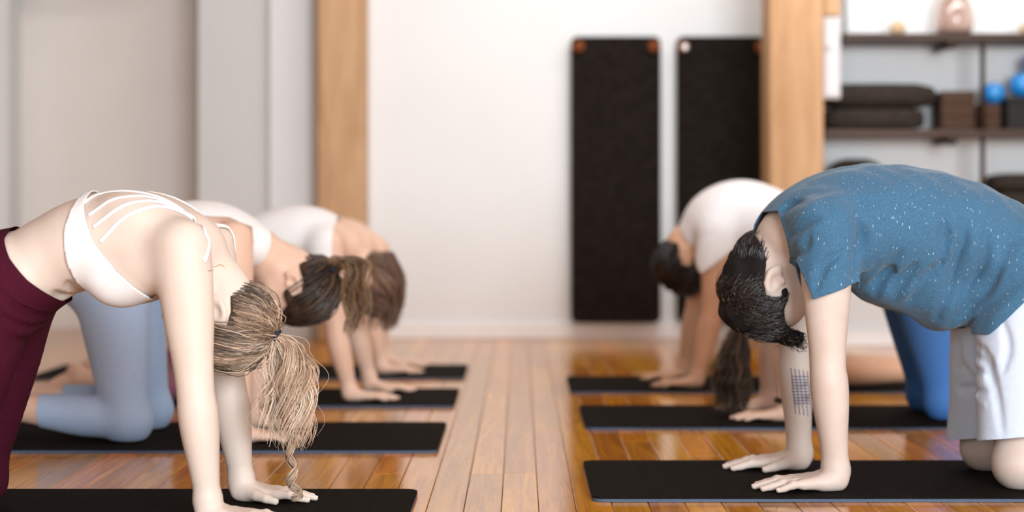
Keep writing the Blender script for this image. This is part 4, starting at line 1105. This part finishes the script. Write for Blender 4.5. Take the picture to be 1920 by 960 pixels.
# ---- man in the blue T-shirt
def man_front():
    Y = 4.2; root = new_person('dark-haired man in heathered blue T-shirt and pale grey shorts on hands and knees', 0, Y)
    sp = dict(Y=Y, s=-1, h=.0046, axes=[[(.80, .0040), (9, .0056)], None, [(.105, .0038), (9, .0050)]], spine=[(px, py, a-.006, b-.006) for px, py, a, b in [(1945, 520, .128, .170), (1905, 502, .128, .165), (1855, 475, .125, .155), (1795, 447, .128, .160), (1735, 433, .132, .168), (1675, 424, .134, .176), (1615, 419, .128, .182), (1556, 419, .108, .176), (1508, 430, .088, .145), (1474, 444, .064, .10)]],
              sh=[P(1548, 440, 4.025), P(1506, 440, 4.375)], el=[P(1552, 688, 4.015), P(1491, 655, 4.37)], wr=[P(1567, 882, 4.03), P(1499, 849, 4.36)],
              hip=pair((1.225, Y, .47), .098), knee=pair((1.195, Y, .072), .145), ank=pair((1.62, Y, .068), .13),
              head=head_frame(1447, 541, Y, -15, -1), hs=1.08, armk=1.10, wrk=1.08, legk=1.10, handk=1.13, footk=1.12, neck=.060, man=True, nails=True, toe_out=(.05, .12), spread=1.1)
    # (finger directions: slightly outward)
    sp['toe_out'] = (-.10, -.02)
    snap, g, nails = skeleton(sp); body_mesh(g, M['skin_man'], root); add_nails(nails, M['nail'], root); eyes(sp, root)
    # shorts
    s2 = snap.copy(); s2.D -= .012
    for i in (0, 1):
        Hp, K = sp['hip'][i], sp['knee'][i]
        s2.sweep([(lerp(Hp, K, 0), .112, .122), (lerp(Hp, K, .4), .104, .118), (lerp(Hp, K, .75), .094, .108), (lerp(Hp, K, 1.0), .092, .106)], (0, 1, 0), .03, 14)
    for r, s_, pts in ((.011, True, [(1880, 815), (1868, 740), (1845, 660), (1815, 620)]), (.008, True, [(1795, 690), (1830, 695), (1855, 690)]), (.008, True, [(1800, 730), (1825, 728), (1850, 733)]),
                       (.009, True, [(1830, 640), (1848, 680), (1860, 720)]), (.008, False, [(1810, 640), (1830, 690), (1848, 760)]), (.008, True, [(1880, 600), (1890, 650), (1880, 700)])):
        fold(s2, pts, r, s_, .014)
    # shirt
    t = snap.copy(); t.D -= .020
    for i in (0, 1): t.sweep([(lerp(sp['sh'][i], sp['el'][i], -.05), .072, .074), (lerp(sp['sh'][i], sp['el'][i], .2), .070, .074), (lerp(sp['sh'][i], sp['el'][i], .62), .066, .068)], (0, 1, 0), .045, 12)
    t.ell(P(1700, 505, Y), (.15, .135, .10), k=.05); t.ell(P(1775, 545, Y), (.085, .125, .100), np.array([[.82, 0, -.57], [0, 1, 0], [.57, 0, .82]]), k=.05)
    for r, s_, pts in ((.013, True, [(1588, 552), (1606, 500), (1615, 450), (1606, 410)]), (.012, False, [(1608, 556), (1622, 500), (1632, 455)]),
                       (.012, True, [(1672, 562), (1690, 530), (1722, 492)]), (.010, True, [(1700, 570), (1735, 520), (1770, 490)]),
                       (.014, True, [(1752, 604), (1785, 540), (1803, 470), (1803, 405)]), (.013, False, [(1740, 600), (1770, 540), (1788, 470)]),
                       (.013, True, [(1775, 612), (1815, 545), (1842, 480), (1850, 430)]), (.012, False, [(1764, 608), (1800, 545), (1822, 475), (1825, 410)]),
                       (.011, True, [(1795, 600), (1845, 545), (1880, 500)]), (.011, False, [(1784, 606), (1832, 540), (1866, 480)]),
                       (.010, True, [(1640, 556), (1655, 520), (1690, 470)]), (.010, True, [(1760, 500), (1772, 450), (1768, 410)]),
                       (.009, True, [(1463, 400), (1480, 385), (1510, 378)]), (.009, False, [(1470, 420), (1490, 402), (1525, 392)]), (.009, True, [(1475, 450), (1500, 425), (1540, 410)]),
                       (.008, True, [(1480, 500), (1500, 470), (1520, 440)]), (.009, True, [(1530, 545), (1545, 500), (1580, 470)]), (.008, True, [(1625, 545), (1660, 510), (1680, 500)])):
        fold(t, pts, r*1.8, s_, .008, .28)
    X = t.ax[0][:, None, None]; Yg = t.ax[1][None, :, None]; Z = t.ax[2][None, None, :]
    t.D = np.minimum(t.D, s2.D-.007+np.maximum((X-1.1025)*-.735+(Z-.3747)*.679-.022, 0)*.5).astype(f32)
    t.D += (.0028*np.sin(X*48-Z*36+np.sin(Yg*40)*1.5+np.sin(X*23+Z*31))*np.sin(Yg*50+X*20+Z*17)).astype(f32)
    hole0 = neck_hole(P(1462, 452, Y), P(1440, 535, Y), .064)
    ncut = PX([(1370, 408), (1456, 396), (1466, 440), (1477, 485), (1500, 548), (1490, 600), (1370, 620)], Y-.06)
    hole = lambda V: np.maximum(hole0(V), np.where(V[:, 1] < Y+.03, -poly_sd(V[:, [0, 2]], ncut), -1.0+0*V[:, 1]))
    garment('t_shirt', t, 0, PX([(1495, 566, 4.03), (1606, 526, 4.03), (1606, 690, 4.1), (1730, 690), (1792, 621), (1818, 618), (1930, 492), (2000, 420), (2000, 230), (1380, 230), (1380, 470), (1480, 566)], Y),
            M['blue_tee'], root, .003, extra=hole)
    hz = np.array([[1.02, .42], [1.02, .03], [1.20, .03], [1.325, .03], [1.36, .19], [1.60, .5], [1.50, .72], [1.345, .645], [1.24, .531], [1.0975, .379]])
    garment('shorts', s2, 0, hz, M['shorts'], root, .003, extra=lambda V: (.085+(4.36-V[:, 1])*.13+(V[:, 0]-1.1)*.10)-V[:, 2])
    # tattoo on the inner forearm: rows of vertical script lines
    rb = []
    for i in range(5):
        x0 = 1483+i*7.6; n = 44
        pts = []
        tt = np.linspace(0, 1, n); yy = 690+i*1.5+tt*86; xx = x0+tt*9
        amp = np.where((tt > .22) & (tt < .82), 2.3, .2)
        xx = xx+amp*np.sin(tt*95+i*1.7)
        p = np.array([g.ray(a, b) for a, b in zip(xx, yy)]); p = g.project(p, .0004, 2); nn = g.grad(p, .006)
        rb.append(ribbon(p, nn, .0023, .0003))
    for j in range(10):
        yy = 706+j*5.6; xs_ = np.linspace(1484+j*.5, 1514+j*.5, 16); ys_ = yy+1.2*np.sin(xs_*1.3+j)
        p = np.array([g.ray(a, b) for a, b in zip(xs_, ys_)]); p = g.project(p, .0004, 2); nn = g.grad(p, .006); rb.append(ribbon(p, nn, .0021, .0003))
    V, F = join(rb); tag(mesh_obj('tattoo', V, F, M['ink'], root), 'blue-black lines of script inked on the forearm')
    # hair
    C, Fv, U, R = sp['head']; bk = [(.010, .008, .008), (.016, .013, .013), (.022, .018, .017)]
    line = [(.104, .078), (.064, .078), (.040, .066), (.028, .040), (.027, -.002), (.018, -.012), (.014, .014), (-.020, .020), (-.034, -.010), (-.036, -.050), (-.050, -.085), (-.075, -.110), (-.3, -.112), (-.3, .3), (.2, .3), (.2, .085)]
    hair_cap('hair', C, Fv, U, R, 1.08, .010, [bk[0], bk[1]], root, M['hair_cap'], line=line, lump=.004, extra=[(.060, .090, 0, (.04, .028, .05), .02), (-.03, .075, 0, (.075, .04, .06), .03), (-.050, -.050, 0, (.054, .065, .056), .03), (-.058, -.012, 0, (.056, .062, .062), .03)])
    n = 3600; d0 = scalp_dirs(n, line); B = np.array([Fv, U, R]); rad = np.array((.096, .088, .074))*1.08
    whorl = np.array((-.75, .55, .1)); flow = d0-whorl; flow -= d0*(flow*d0).sum(1, keepdims=True); flow /= np.linalg.norm(flow, axis=1, keepdims=True)+1e-6
    top = np.clip(d0[:, 1]*1.3+.35, .15, 1); L = (.25+.55*top)*rng.uniform(.7, 1.2, n)
    t_ = np.linspace(0, 1, 8)[None, :, None]
    bend = rng.normal(0, .35, (n, 1, 3))
    dirs = d0[:, None]+flow[:, None]*t_*L[:, None, None]+bend*t_**2*L[:, None, None]*.7+.05*np.sin(t_*7+rng.uniform(0, 6, (n, 1, 1)))*rng.normal(0, 1, (n, 1, 3))
    dirs /= np.linalg.norm(dirs, axis=2, keepdims=True)
    lift = 1.10+rng.uniform(-.02, .05, (n, 1, 1))+(.12*top[:, None, None]*np.sin(np.pi*t_*.8)*rng.uniform(.2, 1.3, (n, 1, 1)))
    loc = dirs*rad*lift+np.array((-.004, .012, 0))*1.08
    hl = np.array(line, float); out_ = np.array([poly_sd(loc[:, k_, :2]/1.08, hl) for k_ in range(2, 8)]).max(0)
    okm = (out_ < .004) | (loc[:, -1, 1]/1.08 > .074); loc = loc[okm]; n = int(okm.sum())
    Pw = C+loc@B; r = .0015*rng.uniform(.6, 1.4, (n, 1))*(1-.75*np.linspace(0, 1, 8)[None]**2)
    # cropped hair on the nape
    nn_ = 1000; dn = rng.normal(size=(nn_*4, 3)); dn /= np.linalg.norm(dn, axis=1, keepdims=True); dn = dn[(dn[:, 0] < .25)][:nn_]; nn_ = len(dn)
    c0 = np.array((-.050, -.055, 0))*1.08; rn = np.array((.054, .065, .058))*1.08*1.03
    tn_ = np.linspace(0, 1, 5)[None, :, None]; dd_ = dn[:, None]+np.array((-.15, -.75, 0))*tn_*rng.uniform(.3, .7, (nn_, 1, 1))+rng.normal(0, .12, (nn_, 1, 3))*tn_
    dd_ /= np.linalg.norm(dd_, axis=2, keepdims=True); ln_ = dd_*rn*(1+.06*tn_)+c0
    ok = poly_sd(ln_[:, 0, :2]/1.08, np.array(line, float)) < .002
    nape = (C+ln_[ok]@B, .0011*np.ones((ok.sum(), 5))*(1-.7*np.linspace(0, 1, 5)[None]**2), pal(bk, ok.sum())[:, None, :]*np.ones((1, 5, 1)))
    # curly fringe falling from the forehead
    m = 150; f0 = np.stack([rng.uniform(.045, .085, m), rng.uniform(.082, .100, m), rng.uniform(-.055, .055, m)], 1)*1.08
    tt = np.linspace(0, 1, 12)[None, :, None]; end = f0+np.stack([rng.uniform(.000, .04, m), rng.uniform(.002, .028, m), rng.normal(0, .010, m)], 1)
    pf = f0[:, None]*(1-tt)+end[:, None]*tt+.007*np.stack([np.sin(tt[..., 0]*7+rng.uniform(0, 6, (m, 1))), np.cos(tt[..., 0]*6+rng.uniform(0, 6, (m, 1))), np.sin(tt[..., 0]*5+rng.uniform(0, 6, (m, 1)))], -1)*np.minimum(tt*2, 1)
    pf[..., 1] = np.maximum(pf[..., 1], .078)
    fr = (C+pf@B, .0014*np.ones((m, 12))*(1-.6*np.linspace(0, 1, 12)[None]**2), pal(bk, m)[:, None, :]*np.ones((1, 12, 1)))
    strands_obj('hair_strands', [(Pw, r, pal(bk, n)[:, None, :]*np.ones((1, 8, 1))), nape, fr], M['hair_black'], root)
    finish(root, 1.0, Y)
man_front()

# ---- person behind the man, royal blue leggings
def person_blue():
    Y = 5.5; root = new_person('person in royal blue leggings behind the man, long dark ponytail with pink tie hanging down', 0, Y)
    sp = dict(Y=Y, s=-1, h=.0064, spine=[(1735, 505, .118, .165), (1705, 492, .106, .15), (1665, 472, .096, .128), (1615, 458, .100, .132), (1575, 452, .104, .14), (1532, 450, .098, .145), (1492, 456, .082, .142), (1455, 466, .056, .088)],
              sh=[P(1488, 462, 5.355), P(1462, 460, 5.645)], el=[P(1482, 655, 5.35), P(1447, 640, 5.65)], wr=[P(1474, 764, 5.36), P(1440, 745, 5.645)],
              hip=pair((1.265, Y, .485), .092), knee=pair((1.345, Y, .070), .12), ank=pair((1.745, Y, .066), .11), head=head_frame(1440, 558, Y, -20, -1), neck=.048, legk=1.03)
    snap, g, _ = skeleton(sp); body_mesh(g, M['skin_peach'], root); eyes(sp, root)
    garment('leggings', snap, .004, PX([(1672, 380), (1660, 560), (1560, 700), (1560, 900), (2300, 900), (2300, 300), (1700, 380)], Y), M['royal_blue'], root, .0025, extra=lambda V: V[:, 0]-1.70)
    garment('tank_top', snap, .006, PX([(1690, 330), (1470, 330), (1478, 430), (1520, 520), (1560, 580), (1672, 580), (1672, 470)], Y), M['grey_knit'], root, .003)
    ring = sp['wr'][0]+np.array([.002, 0, .022]); ring_tie('wristwatch', ring, (0.03, 0, 1), .031, .010, M['watch'], root)
    C, Fv, U, R = sp['head']; cs = [(.05, .027, .016), (.09, .05, .028), (.03, .018, .012), (.15, .085, .05)]
    hair_cap('hair', C, Fv, U, R, 1.0, .010, [cs[2], cs[0]], root, M['hair_cap'])
    tie = (-.058, .112, 0); tw = C+np.asarray(Fv)*tie[0]+np.asarray(U)*tie[1]
    strands_obj('hair_strands', [gathered_strands(C, Fv, U, R, 1.0, 260, tie, .013, cs, rad=.0026, N=10)], M['hair'], root)
    ring_tie('hair_tie', tw+np.array([-.004, 0, -.006]), (-.4, 0, -.9), .017, .007, M['tie_pink'], root)
    path = [tw, P(1374, 650, Y), P(1368, 695, Y), P(1365, 735, Y), P(1362, 776, Y)]
    strands_obj('ponytail', [tail_strands(path, 330, [.014, .042, .056, .060, .058], cs+cs[:2], wave=.007, N=22, rad=.0022, ends=(.75, 1.0), freq=2.6, clump=12, cols_tip=cs+[(.20, .125, .08)])], M['hair'], root)
    finish(root, 1.2, Y)
person_blue()

# ---- person in the white tee
def person_white():
    Y = 6.5; root = new_person('person in white T-shirt with short dark hair, farthest back in the right row', 0, Y)
    sp = dict(Y=Y, s=-1, h=.0067, spine=[(1516, 480, .116, .160), (1500, 462, .114, .152), (1474, 436, .112, .148), (1432, 414, .118, .155), (1388, 404, .122, .165), (1345, 412, .105, .168), (1308, 436, .062, .095)],
              sh=[P(1346, 446, 6.355), P(1331, 445, 6.645)], el=[P(1335, 590, 6.35), P(1303, 585, 6.65)], wr=[P(1308, 705, 6.36), P(1283, 688, 6.645)],
              hip=pair((1.095, Y, .49), .094), knee=pair((1.10, Y, .068), .13), ank=pair((1.51, Y, .066), .12), head=head_frame(1288, 487, Y, -10, -1), hs=1.04, neck=.056, armk=1.04, man=True)
    snap, g, _ = skeleton(sp); body_mesh(g, M['skin_tan'], root); eyes(sp, root)
    t = snap.copy(); t.D -= .011
    for i in (0, 1): t.sweep([(lerp(sp['sh'][i], sp['el'][i], -.05), .070, .072), (lerp(sp['sh'][i], sp['el'][i], .25), .070, .076), (lerp(sp['sh'][i], sp['el'][i], .6), .066, .074)], (0, 1, 0), .045, 12)
    t.ell(P(1420, 455, Y), (.14, .13, .10), k=.05)
    garment('t_shirt', t, 0, PX([(1270, 300), (1270, 420), (1312, 512, 6.36), (1378, 461, 6.36), (1390, 580), (1500, 580), (1545, 380), (1560, 300)], Y), M['white_tee'], root, .003, extra=neck_hole(P(1296, 448, Y), P(1286, 500, Y), .068))
    s2 = snap.copy(); s2.D -= .012
    garment('shorts', s2, 0, np.array([[.86, .48], [.93, .20], [1.30, .20], [1.45, .4], [1.35, .75], [1.03, .72]]), M['black_knit'], root, .003)
    C, Fv, U, R = sp['head']; bk = [(.014, .010, .009), (.022, .016, .014), (.03, .022, .018)]
    hair_cap('hair', C, Fv, U, R, 1.04, .014, [bk[0], bk[1]], root, M['hair_cap'], lump=.005)
    n = 320; P_, r_, c_ = gathered_strands(C, Fv, U, R, 1.04, n, (-.03, .112, 0), .016, bk, rad=.003, N=9, stray=.1)
    strands_obj('hair_strands', [(P_, r_, c_)], M['hair_black'], root)
    finish(root, .95, Y)
person_white()
tot = sum(len(o.data.loop_triangles) or sum(p.loop_total-2 for p in o.data.polygons) for o in bpy.data.objects if o.type == 'MESH' and o.name.split('.')[0] != 'plank')
print('tris', tot, 'time', round(time.time()-T0, 1))
